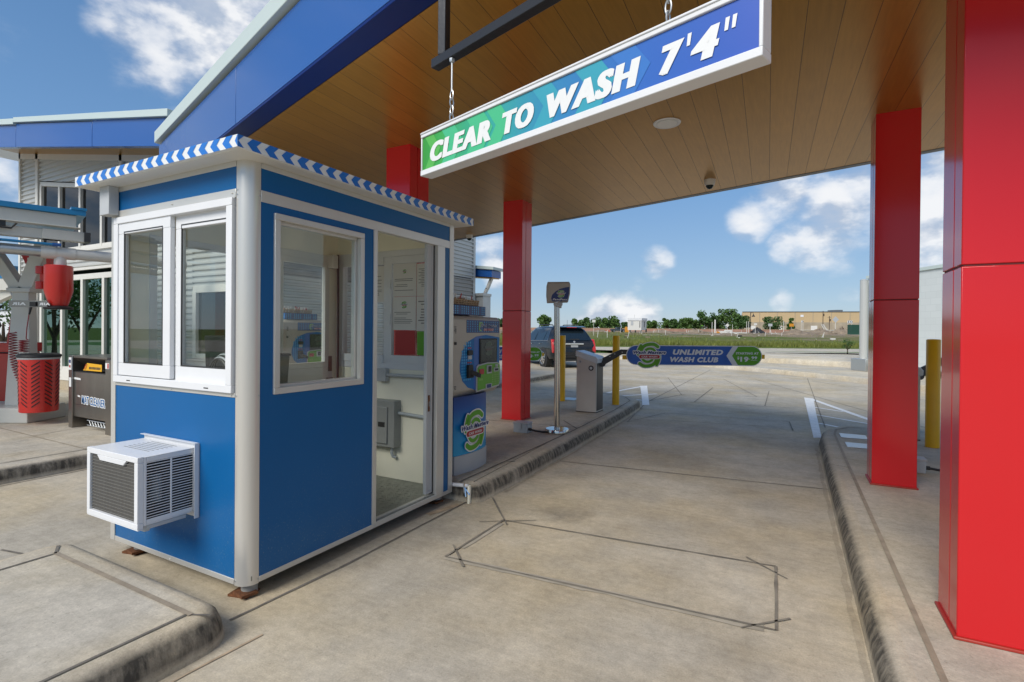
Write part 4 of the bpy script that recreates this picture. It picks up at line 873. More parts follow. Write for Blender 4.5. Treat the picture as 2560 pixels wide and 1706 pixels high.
b.build('condenser', ['fin', mat('fin_edge', (.20, .195, .18), .5, metal=.4)], ac, smooth=0)
b = MB()
for i in range(7):
    for j in range(10): b.box(AX0 + .15 + j * .026, AX0 + .17 + j * .026, 1.56 + i * .024, 1.567 + i * .024, AZ1 + .0002, AZ1 + .001)
b.build('top_vent', 'gray', ac, smooth=0)
b = MB(); fy = KY0 - .001; ring(b, 'y', fy, -3.48, -2.926, .387, .805, .05, -.006, 0, .05); b.box(-3.48, -2.926, fy - .03, fy - .0065, .8052, .808); b.box(-2.9262, -2.923, fy - .03, fy - .0065, .387, .805); b.build('flange', 'white', ac, bevel=.001)
b = MB(); b.box(-3.1, -2.945, 1.50, 1.7, .398, .4215); b.box(-3.0, -2.955, 1.49, 1.52, .385, .4215); b.build('drip_tray', 'graylt', ac, bevel=.006)

# ------------------------------------------------------------------ pay stations
def pay_station(loc, label):
    """front face looks along +X; local y runs along the face, z up from the island"""
    t = thing('pay_station', label, 'pay station', loc, 0, 'pay stations beside the lanes'); X, Y, Z = V(1, 0, 0), V(0, 1, 0), V(0, 0, 1); kw = dict(local=True)
    y0, y1 = .10, .66; n = 14
    fr = [(.0 + .045 * (1 - ((i / n) * 2 - 1) ** 2) - .03, y0 + (y1 - y0) * i / n) for i in range(n + 1)]
    out = fr + [(-.36, y1), (-.36, y0)]
    gm = ramp_mat('pedestal_print', 'Z', .18, .70, [(0, (.012, .34, .62)), (.45, (.012, .25, .58)), (.8, (.014, .09, .36)), (1, (.012, .05, .22))])
    b = MB(); b.prism(out, (0, 0, .17), X, Y, V(0, 0, .53)); pd = b.build('pedestal', 'white', t, smooth=25, **kw); pd.data.materials[0] = gm
    b = MB(); b.prism([(x + .01, y) for x, y in fr] + [(-.37, y1 + .006), (-.37, y0 - .006)], (0, 0, 0), X, Y, V(0, 0, .17)); b.build('base', 'graylt', t, smooth=25, bevel=.003, **kw)
    b = MB(); c = V(.0215, .37, .385); logo(b, c, Y, Z, .36, X, (0, 1, 2, 3)); b.build('emblem', LM, pd, smooth=0, **kw)
    hy0, hy1, hz0, hz1 = -.02, .88, .685, 1.435
    b = MB(); b.prism([(0, .07), (.07, 0), (hz1 - hz0 - .03, 0), (hz1 - hz0, .03), (hz1 - hz0, .33), (.0, .33)], (0, hy0, hz0), V(0, 0, 1), V(-1, 0, 0), V(0, hy1 - hy0, 0)); hd = b.build('cabinet_head', 'head', t, bevel=.012, smooth=30, **kw)
    b = MB(); f = .0015
    def rect(p0, p1, q0, q1, m, d=f): b.quad(V(d, p0, q0), V(d, p1, q0), V(d, p1, q1), V(d, p0, q1), m)
    # header print
    rect(.25, .86, 1.28, 1.40, 1)
    for i in range(14):
        for j in range(5): b.disc(V(f * 2, .27 + i * .042 * (1 if True else 1), 1.295 + j * .022), Y, Z, .007, 2, 8)
    # blue face with rounded left side
    pts = [(.86, .80), (.86, 1.235), (.60, 1.26), (.42, 1.245), (.28, 1.20), (.19, 1.12), (.145, 1.0), (.145, .93), (.19, .84), (.28, .775), (.40, .745), (.52, .74)]
    b.poly([V(f, y, z) for y, z in pts][::-1], 3)
    for i in range(5):
        for j in range(14):
            y, z = .18 + i * .034, .85 + j * .026
            if (y - .40) ** 2 / .066 + (z - 1.0) ** 2 / .062 < 1: b.disc(V(f * 2, y, z), Y, Z, .010, 2, 8)
    b.poly([V(f * 2, y, z) for y, z in [(.38, .745), (.52, .74), (.52, 1.255), (.38, 1.235)]], 4)
    b.build('graphics', ['head', 'navy', 'dot', 'sky1', 'panelblue'], hd, smooth=0, **kw)
    b = MB(); b.box(.0, .012, .47, .80, .985, 1.225); b.build('screen_bezel', 'black', hd, bevel=.003, **kw)
    b = MB(); b.box(.012, .014, .485, .785, 1.0, 1.21); sc = b.build('screen', 'screen', hd, smooth=0, **kw)
    dm = [mat('dim%d' % i, c_, .3) for i, c_ in enumerate(((.05, .07, .07), (.025, .06, .03), (.02, .035, .05), (.06, .02, .02)))]
    b = MB(); logo(b, V(.0148, .635, 1.13), Y, Z, .13, X, (0, 1, 2, 3), step=.0004); b.text('WELCOME', V(.015, .635, 1.035), Y, Z, .012, 0, align='CENTER'); b.build('display', dm, sc, smooth=0, **kw)
    gp = [(.43, .735), (.83, .76), (.845, .79), (.845, .955), (.80, .975), (.60, .98), (.46, .965), (.43, .945)]
    b = MB(); b.prism([(y * 1.0 + (-.015 if y < .6 else .012), z + (-.015 if z < .85 else .012)) for y, z in gp], V(.001, 0, 0), Y, Z, V(.012, 0, 0)); b.build('panel_bezel', 'graylt', hd, bevel=.002, **kw)
    b = MB(); b.prism(gp, V(.010, 0, 0), Y, Z, V(.008, 0, 0), 0)
    for i in range(5):
        for j in range(7): b.disc(V(.0195, .70 + i * .03, .775 + j * .022), Y, Z, .009, 1, 8)
    for y in (.465, .50): b.disc(V(.0195, y, .835), Y, Z, .012, 1, 10)
    b.build('keypad_panel', ['green', 'lime'], hd, smooth=0, **kw)
    b = MB(); b.box(.018, .024, .45, .53, .885, .935); b.box(.018, .03, .585, .67, .885, .965, 1); b.box(.024, .034, .60, .655, .90, .955, 2); b.box(.018, .026, .72, .81, .895, .935, 1); b.box(.026, .03, .735, .795, .905, .925, 2); b.lathe((.02, .77, .955), [(.018, -.012), (.018, .012)], 12, 1); b.box(.018, .024, .57, .68, .74, .785, 1); b.box(.0242, .026, .585, .665, .745, .78, 3)
    b.build('slot', ['redp', 'graylt', 'black', 'navy'], hd, bevel=.002, **kw)
    b = MB(); b.box(.002, .02, .26, .34, 1.075, 1.12); b.box(.002, .014, .27, .33, 1.035, 1.07, 1); b.prism([(0, 0), (.09, 0), (.07, .12), (.0, .12)], V(.002, .25, .865), Y, Z, V(.03, 0, 0)); b.obox(V(.03, .28, .90), V(.05, .05, -.03), V(0, .05, -.01), V(.005, 0, .04)); b.box(.002, .008, .27, .33, 1.135, 1.145, 2); b.box(.002, .008, .265, .335, 1.0, 1.01, 2); b.build('card_reader', ['black', 'graylt', 'redp'], hd, bevel=.003, **kw)
    b = MB()
    for y, z in ((.07, 1.33), (.07, 1.30), (.07, .80)):
        for i in range(3): b.box(.0005, .004, y - .016 + .006 * i, y + .016, z - .012 * i, z - .012 * i + .005)
    b.lathe((.002, .07, 1.185), [(.014, -.012), (.014, .012)], 12); b.build('speaker_grille', 'dark', hd, **kw)
    b = MB(); c = V(.0035, .60, 1.345); logo(b, c + Y * -.11 , Y, Z, .095, X, (1, 1, 1, 1), step=.0001)
    b = MB()
    for p, w in (([(-.5, .1), (-.3, .6), (.2, .75), (.6, .5)], .25), ([(-.7, .0), (-.5, .8)], .2), ([(-.2, -.1), (0, .3), (.4, .2)], .2), ([(.1, -.8), (-.5, -.6), (-.6, -.2)], .25)): b.stroke(p, w, V(.0035, .50, 1.34), Y * .05, Z * .05, 4)
    b.text('Wash Masters', V(.0042, .50, 1.335), Y, Z, .030, 0, width=.30, bold=.12, shear=.3); b.text('Wash Masters', V(.005, .502, 1.335), Y, Z, .030, 2, width=.29, bold=.03, shear=.3); b.text('CAR WASH', V(.0042, .55, 1.298), Y, Z, .026, 0, width=.19, bold=.12, shear=.3); b.text('CAR WASH', V(.005, .555, 1.298), Y, Z, .026, 3, width=.18, bold=.04, shear=.3)
    b.build('header_lettering', LM + ['lime'], hd, smooth=0, **kw)
    b = MB(); b.box(-.32, -.03, .06, .64, 1.445, 1.535); tb = b.build('top_box', 'navy', t, bevel=.005, **kw); b = MB()
    for i in range(16):
        for j in range(4):
            if i % 5 != 3: b.disc(V(-.0285, .08 + i * .035, 1.46 + j * .02), Y, Z, .008, 0, 8); 
            b.disc(V(-.30 + i * .017, .0585, 1.46 + j * .02), -X, Z, .006, 0, 6)
    b.build('dot_print', 'dot', tb, smooth=0, **kw)
    b = MB(); b.box(-.25, -.05, .38, .62, 1.437, 1.445); b.build('top_tray', 'offwhite', t, **kw)
    wick = mat('basket_%d' % int(abs(loc[0]) * 10), (.36, .27, .17), .8, var=.3, vscale=60)
    for k, (a, c, hb) in enumerate(((.05, .30, .065), (.32, .55, .055))):
        tk = thing('goods_basket', '%s wicker basket of small packets on top of the %s' % (('longer', 'shorter')[k], label.split(' beside')[0].split(' on the')[0]), 'basket', (loc[0] - .17, loc[1] + (a + c) / 2, loc[2] + 1.536), 0, 'baskets on the pay stations')
        b = MB(); w = (c - a) / 2; b.prism([(-.10, -w), (.10, -w), (.10, w), (-.10, w)], (0, 0, .0), X, Y, V(0, 0, .004))
        for i in range(22):
            p = i / 22 * 4; s_ = int(p); f_ = p - s_; x, y = [(-.1 + .2 * f_, -w), (.1, -w + 2 * w * f_), (.1 - .2 * f_, w), (-.1, w - 2 * w * f_)][s_]
            b.beam(V(x, y, 0), V(x * 1.08, y * 1.05, hb), .012, .012, (1, 0, 0))
        for z in (.012, .03, .048): b.tube([V(-.104, -w - .004, z), V(.104, -w - .004, z), V(.104, w + .004, z), V(-.104, w + .004, z), V(-.104, -w - .004, z)], .007, 6)
        b.build('weave', wick, tk, local=True)
        b = MB(); rr = random.Random(int(loc[1] * 10) + k)
        for i in range(26): x, y = rr.uniform(-.08, .08), rr.uniform(-w + .02, w - .02); b.beam(V(x, y, .01), V(x + rr.uniform(-.03, .03), y + rr.uniform(-.03, .03), hb + rr.uniform(.005, .05)), .014, .003, (1, 0, 0), i % 3)
        b.build('packets', ['whitep', 'redp', 'offwhite'], tk, local=True, smooth=0)
    return t
pay_station((-2.615, 3.76, .15), 'gray and blue pay station beside the booth facing the open lane')
pay_station((-6.42, 5.05, .15), 'gray and blue pay station on the left pavement seen through the booth window')

# ------------------------------------------------------------------ reader post, junction boxes
t = thing('reader_post', 'stainless post on a round base with a tilted gray tag reader head', 'reader post', (-2.635, 6.19, .15)); px, py = -2.635, 6.19
b = MB(); b.lathe((px, py, .15), [(.145, 0), (.15, .004), (.15, .045), (.145, .052), (.05, .054)], 36); b.build('base_plate', 'steel', t, smooth=40)
b = MB(); b.tube([V(px, py, .20), V(px - .008, py, 1.0), V(px - .018, py, 1.83)], .037, 20); b.build('pole', 'steel', t)
b = MB(); b.tube([V(px - .02, py, 1.79), V(px + .03, py + .02, 1.80)], [.05, .05], 14); b.lathe((px - .005, py + .005, 1.79), [(.04, -.03), (.058, .0), (.058, .03)], 18); b.build('collar', 'graylt', t)
hr, hu = V(cos(YAW - .05), sin(YAW - .05), 0), V(0, 0, 1); hn = V(hr.y, -hr.x, 0); ho = V(px - .005, py, 1.815)
b = MB(); b.prism([(-.135, .01), (-.14, .0), (.13, .01), (.155, .12), (.16, .235), (.145, .275), (-.135, .272), (-.148, .22), (-.15, .09)][1:], ho, hr, hu, hn * -.10); b.prism([(-.125, .01), (.12, .02), (.145, .12), (.15, .225), (.135, .262), (-.125, .258), (-.135, .21), (-.138, .09)], ho + hn * .012, hr, hu, hn * -.02); hd = b.build('reader_head', 'head', t, bevel=.008, smooth=30)
f0 = ho + hn * .0128
b = MB(); b.poly([f0 + hr * x + hu * y for x, y in [(-.075, .02), (.118, .024), (.14, .12), (.145, .208), (.09, .20), (.03, .182), (-.03, .15), (-.075, .105), (-.088, .06)]]); b.build('decal', 'navy', hd, smooth=0)
b = MB(); logo(b, f0 + hn * .0005 + hr * .038 + hu * .120, hr, hu, .088, hn, (0, 1, 2, 3), step=.0004); b.text('FastPass', f0 + hn * .001 + hr * -.068 + hu * .034, hr, hu, .026, 0, width=.185, bold=.03, shear=.28); b.build('emblem', LM, hd, smooth=0)
def jbox(x, y, label, cable):
    t = thing('junction_box', label, 'junction box', (x, y, .15), 0, 'gray junction boxes on the islands'); b = MB(); b.box(x - .1, x + .1, y - .06, y + .08, .151, .262); b.build('housing', 'pvc', t, bevel=.006); b = MB(); b.box(x - .107, x + .107, y - .066, y + .086, .2625, .285); b.box(x - .02, x + .02, y - .075, y - .067, .2, .28); b.build('lid', 'graylt', t, bevel=.004)
    b = MB(); b.tube([V(x + .1, y - .02, .2), V(x + .135, y - .02, .2)], .018, 10); b.tube(cable, .012, 8); b.build('cable', 'black', t)
jbox(-3.03, 5.98, 'gray junction box by the red column foot with black cable to the reader post', [V(-2.9, 5.96, .2), V(-2.84, 5.97, .185), V(-2.78, 6.05, .166), V(-2.70, 6.10, .168)])
jbox(1.03, 6.16, 'gray junction box on the right island between the two red columns', [V(1.15, 6.14, .2), V(1.22, 6.15, .19), V(1.4, 6.2, .166), V(1.7, 6.3, .163)])
t = thing('drain_pipe_stub', 'short white pipe with a bent metal strap at the kerb end by the booth', 'pipe', (-2.42, 3.66, 0)); b = MB(); b.tube([V(-2.56, 3.682, .135), V(-2.37, 3.682, .148)], .016, 10); b.build('pipe', 'white', t); b = MB(); b.tube([V(-2.41, 3.675, .16), V(-2.40, 3.67, .14), V(-2.385, 3.66, .06)], .012, 6); b.tube([V(-2.385, 3.675, .12), V(-2.35, 3.67, .08)], .008, 6); b.build('strap', 'chrome', t); b = MB(); b.box(-2.37, -2.35, 3.672, 3.697, .002, .15); b.build('batten', 'cream', t)

# ------------------------------------------------------------------ barrier gates, bollards, floor plates
def barrier():
    t = thing('barrier_gate', 'silver barrier gate cabinet with a blue and green arm panel across the open lane', 'barrier gate', (-2.9, 8.16, .15), 0, 'barrier gates at the lane ends'); kw = dict(local=True); X, Y, Z = V(1, 0, 0), V(0, 1, 0), V(0, 0, 1)
    b = MB(); b.prism([(-.165, 0), (.17, 0), (.17, .80), (-.165, .90)], (0, -.18, 0), X, Z, V(0, .35, 0)); b.build('cabinet', 'gate', t, bevel=.006, **kw)
    b = MB(); b.box(.1705, .176, -.15, .15, .03, .80); b.box(-.17, .178, -.185, .175, -.0, .012); b.build('side_door', 'dark', t, **kw)
    b = MB(); b.prism([(-.18, .905), (.175, .79), (.195, .80), (.20, .86), (.17, .895), (-.165, .99), (-.18, .985)], (0, -.195, 0), X, Z, V(0, .38, 0)); b.build('lid', 'gatelid', t, bevel=.008, **kw)
    b = MB(); b.tube([V(.085, -.181, .715), V(.085, -.188, .715)], .042, 20); b.tube([V(.085, -.1881, .715), V(.085, -.1895, .715)], .024, 20, 2); b.tube([V(-.10, -.181, .815), V(-.10, -.186, .815)], .024, 16, 1); b.box(-.104, -.096, -.188, -.186, .80, .825); b.build('lock', ['black', 'graylt', 'gatelid'], t, **kw)
    ar = RT; an = V(ar.y, -ar.x, 0); o = V(.2, .04, 0)                           # arm direction and the side facing arriving cars
    def q(s, z, d=0): return o + ar * s + Z * (z - .15) + an * d
    b = MB(); b.prism([(-.02, .88), (.05, .92), (.32, 1.085), (.62, 1.09), (.62, 1.16), (.30, 1.165), (.02, 1.03), (-.02, 1.0)], q(0, 0, -.03), ar, Z, an * .03); b.tube([q(.0, .93, -.05), q(.0, .93, .02)], .05, 14); b.build('arm', 'dark', t, bevel=.003, **kw)
    b = MB()
    for s, z in ((.12, 1.05), (.20, 1.09), (.32, 1.12)): b.tube([q(s, z, .001), q(s, z, .004)], .008, 8)
    b.build('bolt', 'galv', t, **kw)
    zc, hh = 1.076, .163; s0, s1 = .385, 2.600; cr = []
    outl = [(s0 + hh * (1 - cos(a)) , zc + hh * sin(a)) for a in [radians(-90 + 18 * i) for i in range(11)]]
    outl = [(s0 + hh - hh * cos(radians(x)), zc - hh * sin(radians(x))) for x in range(90, -91, -15)] + [(s1 - hh + hh * cos(radians(x)), zc + hh * sin(radians(x))) for x in range(90, -91, -15)]
    b = MB(); b.prism(outl[::-1], q(0, 0, .0), ar, Z, an * .008)
    pn = b.build('arm_panel', 'whitep', t, smooth=0, **kw); f = .0095; e_ = .012; h2 = hh - e_
    b = MB(); lft = [(s0 + hh - h2 * cos(radians(x)), zc - h2 * sin(radians(x))) for x in range(90, -91, -15)]
    b.poly([q(s, z, f) for s, z in [lft[0], (2.115, zc - h2), (2.018, zc), (2.115, zc + h2)] + lft[::-1][:-1]], 0)
    rg = [(s1 - hh + h2 * cos(radians(x)), zc + h2 * sin(radians(x))) for x in range(-90, 91, 15)]
    b.poly([q(s, z, f) for s, z in [(2.209, zc - h2)] + rg + [(2.209, zc + h2), (2.111, zc)]], 1)
    f2 = .011
    b.text('UNLIMITED', q(1.143, 1.086, f2), ar, Z, .092, 2, width=.82, bold=.055, shear=.22); b.text('WASH CLUB', q(1.10, .967, f2), ar, Z, .088, 2, width=.785, bold=.055, shear=.22)
    b.text('STARTING AT', q(2.172, 1.10, f2), ar, Z, .038, 2, width=.37, bold=.05); b.text('$', q(2.195, 1.02, f2), ar, Z, .05, 2, bold=.05); b.text('19', q(2.245, .982, f2), ar, Z, .085, 2, width=.135, bold=.05); b.text('.', q(2.39, 1.02, f2), ar, Z, .05, 2, bold=.05); b.text('99', q(2.425, 1.022, f2), ar, Z, .05, 2, width=.095, bold=.05); b.text('PER MONTH', q(2.42, 1.0, f2), ar, Z, .011, 2, width=.1)
    b.build('panel_print', ['panelblue', 'green', 'whitep'], pn, smooth=0, **kw)
    b = MB(); logo(b, q(.752, 1.088, f2), ar, Z, .405, an, (0, 1, 2, 3)); b.build('emblem', LM, pn, smooth=0, **kw)
    b = MB(); b.obox(q(2.56, 1.03, -.03), ar * .09, an * .025, Z * .07); b.obox(q(.33, 1.0, -.03), ar * .09, an * .025, Z * .07); b.build('end_clip', 'yellow', t, **kw)
    return t
g0 = barrier()
# the left lane's arm ends near (-5.03, 10.9): same machine, shifted
endp = Vector((-2.7, 8.2, 0)) + RT * 2.6
dup(g0, (-2.9 + (-5.03 - endp.x), 8.16 + (10.9 - endp.y), 0.002), None, 'barrier gate of the left lane, its arm panel showing behind the pay station', 'barrier gates at the lane ends')
dup(g0, (1.24, 8.16, .15), None, 'barrier gate of the right lane, mostly hidden behind the right red column', 'barrier gates at the lane ends')
def bollard(x, y, r, h, label):
    t = tag(MB().lathe((0, 0, 0), [(r, 0), (r, h - .01), (r - .006, h - .002), (r * .8, h), (.001, h + .003)], 28).build('bollard', 'yellow', None, smooth=40), label, 'bollard', 'yellow bollards beside the gates'); t.location = (x, y, .151)
bollard(-2.745, 9.10, .063, 1.235, 'yellow bollard just behind the silver gate cabinet of the open lane')
bollard(-3.765, 9.05, .063, 1.225, 'yellow bollard half hidden behind the stainless reader post')
bollard(1.46, 7.60, .068, 1.245, 'yellow bollard between the two red columns on the right')
def fplate(x0, x1, y0, y1, label):
    t = tag(MB().box(x0, x1, y0, y1, 0, .006).build('floor_plate', 'galv', None, bevel=.002), label, 'floor plate', 'metal floor plates in the islands'); t.location = (0, 0, .1515)
fplate(.575, .86, 7.70, 8.0, 'farther square metal plate set in the tip of the right island'); fplate(.59, .88, 7.08, 7.38, 'nearer square metal plate set in the right island beside the red column'); fplate(-3.86, -3.58, 9.2, 9.55, 'small metal plate in the middle island behind the gate cabinet')

# ------------------------------------------------------------------ car wash building
WY = 5.2; rfz = lambda x: 5.39 - .157 * (x + 15.4)                    # wall head follows the pitched roof
bd = thing('car_wash_building', 'corrugated metal building with blue pitched fascia and tall windows behind the booth', 'building', (-11.5, 8, .15))
def siding(b, ax, pl, a0, a1, z0, z1, out, m=0, pitch=.1):
    """horizontal ribbed sheet; out = signed depth of the ribs"""
    z = z0; prof = []
    while z < z1 - .001:
        for dz, o in ((0, 0), (.045, 0), (.058, 1), (.088, 1), (.1, 0)):
            if z + dz <= z1 + .0001: prof.append((z + dz, o * out))
        z += pitch
    for (za, oa), (zb, ob) in zip(prof, prof[1:]):
        if zb - za < .0005: continue
        if ax == 'y': p = [(a0, pl + oa, za), (a1, pl + oa, za), (a1, pl + ob, zb), (a0, pl + ob, zb)]
        else: p = [(pl + oa, a0, za), (pl + oa, a1, za), (pl + ob, a1, zb), (pl + ob, a0, zb)]
        b.add(p, [(0, 1, 2, 3)], m)
def cut(o, co, no):
    bm = bmesh.new(); bm.from_mesh(o.data); org = Vector((0, 0, 0)); p = o.parent
    while p is not None: org += p.location; p = p.parent
    bmesh.ops.bisect_plane(bm, geom=bm.verts[:] + bm.edges[:] + bm.faces[:], plane_co=Vector(co) - org, plane_no=Vector(no), clear_outer=True); bm.to_mesh(o.data); bm.free()
b = MB(); siding(b, 'y', WY, -15.4, -14.6, .35, 5.6, -.03); siding(b, 'y', WY, -10.85, -7.6, 3.65, 5.4, -.03)
w = b.build('front_wall', 'side', bd, smooth=0); cut(w, (-15.4, WY, 5.39), (.157, 0, 1))
b = MB(); siding(b, 'y', WY, -14.5, -10.85, 3.6, 5.4, -.03); w = b.build('upper_wall', 'side', bd, smooth=0); cut(w, (-15.4, WY, 5.39), (.157, 0, 1)); cut(w, (-14.58, WY, 4.65), (-.142, 0, -1))
w2 = MB(); siding(w2, 'y', WY, -14.5, -10.85, 2.62, 3.02, -.03); siding(w2, 'y', WY, -10.85, -8.83, .35, 3.65, -.03); siding(w2, 'y', WY, -8.83, -7.72, .35, .95, -.03); siding(w2, 'y', WY, -8.83, -7.72, 2.16, 3.65, -.03); siding(w2, 'y', WY, -7.72, -7.6, .35, 3.65, -.03)
w2.build('lower_wall', 'side', bd, smooth=0)
head = lambda x: 4.63 - .142 * (x + 14.58)
b = MB(); siding(b, 'x', -7.6, WY, 12.0, .35, 2.34, .03); siding(b, 'x', -7.6, WY, 12.0, 2.34, 2.86, .03, 1); siding(b, 'x', -7.6, WY, 12.0, 2.86, 4.15, .03)
b.box(-7.6, -7.565, 11.93, 12.03, .3, 4.15); b.box(-7.62, -7.56, WY, 12, 2.33, 2.36); b.build('end_wall', ['side', 'sideg'], bd, smooth=0)
b = MB(); b.box(-15.45, -15.37, WY - .05, WY + .05, .15, 5.4); b.box(-14.62, -14.5, WY - .05, WY, .15, 5.25); b.box(-11.14, -11.04, WY - .05, WY - .01, 3.9, 4.70)
b.box(-7.66, -7.555, WY - .05, WY + .04, .15, 4.15); b.prism([(-15.45, rfz(-15.45)), (-15.45, rfz(-15.45) - .14), (-7.6, rfz(-7.6) - .14), (-7.6, rfz(-7.6))], (0, WY - .05, 0), (1, 0, 0), (0, 0, 1), (0, .04, 0))
for z in (2.62, 3.0): b.box(-14.5, -10.85, WY - .045, WY, z - .02, z + .03)
b.build('corner_trim', 'offwhite', bd)
b = MB(); b.box(-15.4, -7.6, WY - .02, WY + .1, .15, .35); b.box(-7.64, -7.57, WY, 12.03, .15, .35); b.build('plinth', 'plinth', bd)
# shell behind the glass
b = MB(); b.box(-15.3, -7.7, 8.9, 9.0, .15, 5.0); b.box(-15.38, -15.3, WY + .1, 9, .15, 5.2); b.box(-7.72, -7.66, WY + .1, 12, .35, 4.1); b.box(-15.3, -7.7, WY + .1, 9, .16, .2); b.box(-10.82, -8.86, WY + .06, WY + .09, .35, 4.2); b.box(-15.3, -7.7, WY + .1, 9, 2.66, 2.9); b.build('interior', 'intr', bd, smooth=0)
b = MB(); b.prism([(-17.5, rfz(-17.5) - .02), (-7.62, rfz(-7.62) - .02), (-7.62, rfz(-7.62) + .1), (-17.5, rfz(-17.5) + .1)], (0, 4.30, 0), (1, 0, 0), (0, 0, 1), (0, 8.2, 0)); b.build('roof', 'cap', bd)
b = MB()
for (xa, xb, m) in ((-15.4, -7.62, 0), (-17.5, -15.4, 1)): b.quad((xa, 4.32, rfz(xa) - .03), (xa, WY + (.0 if m == 0 else 7), rfz(xa) - .03), (xb, WY + (0 if m == 0 else 7), rfz(xb) - .03), (xb, 4.32, rfz(xb) - .03), m)
b.build('soffit', ['soffit', 'white'], bd, smooth=0)
fz0 = lambda x: 4.90 - .156 * (x + 13.43)
b = MB(); xs = [-17.6, -14.9, -12.72, -9.9, -7.70]
for xa, xb in zip(xs, xs[1:]): b.prism([(xa + .006, fz0(xa)), (xb - .006, fz0(xb)), (xb - .006, fz0(xb) + .40), (xa + .006, fz0(xa) + .43)], (0, 4.2, 0), (1, 0, 0), (0, 0, 1), (0, .1, 0))
b.prism([(xs[0], fz0(xs[0]) + .01), (xs[-1], fz0(xs[-1]) + .01), (xs[-1], fz0(xs[-1]) + .39), (xs[0], fz0(xs[0]) + .42)], (0, 4.21, 0), (1, 0, 0), (0, 0, 1), (0, .08, 0), 1); b.build('fascia', ['fascia', 'fasciad'], bd, bevel=.003)
b = MB()
for xa, xb in ((-17.7, -12.7), (-12.69, -7.70)): b.prism([(xa, fz0(xa) + .44), (xb, fz0(xb) + .405), (xb, fz0(xb) + .51), (xa, fz0(xa) + .53)], (0, 4.15, 0), (1, 0, 0), (0, 0, 1), (0, .3, 0))
b.build('roof_cap', 'cap', bd, bevel=.004)
def glazing(name, xs, zlo, zhi, gm, fw=.075):
    b = MB(); y = WY - .03
    for x in xs: b.prism([(x - fw / 2, zlo(x)), (x + fw / 2, zlo(x)), (x + fw / 2, zhi(x) - fw), (x - fw / 2, zhi(x) - fw)], (0, y, 0), (1, 0, 0), (0, 0, 1), (0, .1, 0))
    xa, xb = xs[0] - fw / 2, xs[-1] + fw / 2
    for zf, o0, o1 in ((zlo, -.001, fw * .8), (zhi, -fw * 1.2, .0)): b.prism([(xa, zf(xa) + o0), (xb, zf(xb) + o0), (xb, zf(xb) + o1), (xa, zf(xa) + o1)], (0, y + .005, 0), (1, 0, 0), (0, 0, 1), (0, .1, 0))
    f = b.build(name, 'offwhite', bd, bevel=.004)
    b = MB()
    for x0_, x1_ in zip(xs, xs[1:]): b.prism([(x0_ + fw / 2, zlo(x0_) + .02), (x1_ - fw / 2, zlo(x1_) + .02), (x1_ - fw / 2, zhi(x1_) - .04), (x0_ + fw / 2, zhi(x0_) - .04)], (0, y + .05, 0), (1, 0, 0), (0, 0, 1), (0, .006, 0))
    b.build('pane', gm, f, smooth=0); return f
glazing('upper_window', [-14.42, -13.57, -12.69, -11.84, -10.9], lambda x: 3.03, head, 'darkglass')
glazing('lower_window', [-14.40, -13.45, -12.59, -11.75, -10.9], lambda x: .56, lambda x: 2.52, 'shopglass', .09)
b = MB(); b.box(-14.45, -10.85, WY - .03, WY + .02, .35, .565); b.build('kick_panel', 'offwhite', bd)
glazing('side_lobby_window', [-8.78, -7.77], lambda x: .95, lambda x: 2.16, 'darkglass', .1)
# canopied side block past the end wall
b = MB(); b.box(-9.5, -7.36, 12.1, 12.5, 0, 2.40); b.box(-9.5, -7.33, 12.05, 12.5, 2.40, 2.47); b.build('low_wing', 'side', bd)
b = MB(); b.prism([(-8.0, 2.98), (-7.12, 2.90), (-7.12, 3.09), (-8.0, 3.19)], (0, 12.15, 0), (1, 0, 0), (0, 0, 1), (0, .5, 0)); b.prism([(-8.0, 3.195), (-7.05, 3.095), (-7.05, 3.17), (-8.0, 3.28)], (0, 12.1, 0), (1, 0, 0), (0, 0, 1), (0, .6, 0), 1); b.prism([(-8.0, 2.95), (-7.14, 2.875), (-7.14, 2.897), (-8.0, 2.977)], (0, 12.2, 0), (1, 0, 0), (0, 0, 1), (0, .4, 0), 2)
b.beam(V(-7.46, 12.35, 2.46), V(-7.38, 12.35, 2.62), .07, .09, (0, 1, 0), 3); b.beam(V(-7.38, 12.35, 2.60), V(-7.24, 12.35, 2.90), .07, .09, (0, 1, 0), 3); b.build('side_awning', ['fascia', 'cap', 'soffit', 'offwhite'], bd)

# ------------------------------------------------------------------ vacuum bay on the left pavement
wv = V(sin(radians(17)), cos(radians(17)), 0); wl = V(-wv.y, wv.x, 0)
va = thing('vacuum_canopy', 'off-white vacuum bay frame with Y shaped post, blue edged roof and long suction pipe', 'vacuum bay', (-9.3, 3.2, .15))
D = 7.3; pc = at(60, 900, D); pc.z = 0
b = MB(); o = pc - RT * .30 - FW * .2
b.obox(pc - RT * .62 - FW * .30 + V(0, 0, .151), RT * .95, FW * .6, V(0, 0, .20)); b.build('footing', 'vacwhite', va, bevel=.01)
b = MB(); zt = at(60, 733, D).z
pr = [(-.205, .35), (.15, .35), (.125, zt), (-.10, zt)]
b.prism(pr, pc - FW * .07, RT, V(0, 0, 1), FW * .13); b.obox(pc - RT * .16 - FW * .10 + V(0, 0, zt - .03), RT * .33, FW * .20, V(0, 0, .06)); b.build('post', 'vacwhite', va, bevel=.008)
b = MB(); j = pc + V(0, 0, zt + .02)
b.beam(j + RT * -.06, j + RT * -.52 + V(0, 0, .66), .15, .12, FW); b.beam(j + RT * .05, j + RT * .30 + V(0, 0, .62), .20, .13, FW); b.build('fork', 'vacwhite', va, bevel=.008)
b = MB(); b.prism([(-.20, .58), (.14, .58), (.03, .12)][::-1], j + FW * .12, RT, V(0, 0, 1), FW * .03); rp = b.build('red_gusset', 'vacred', va)
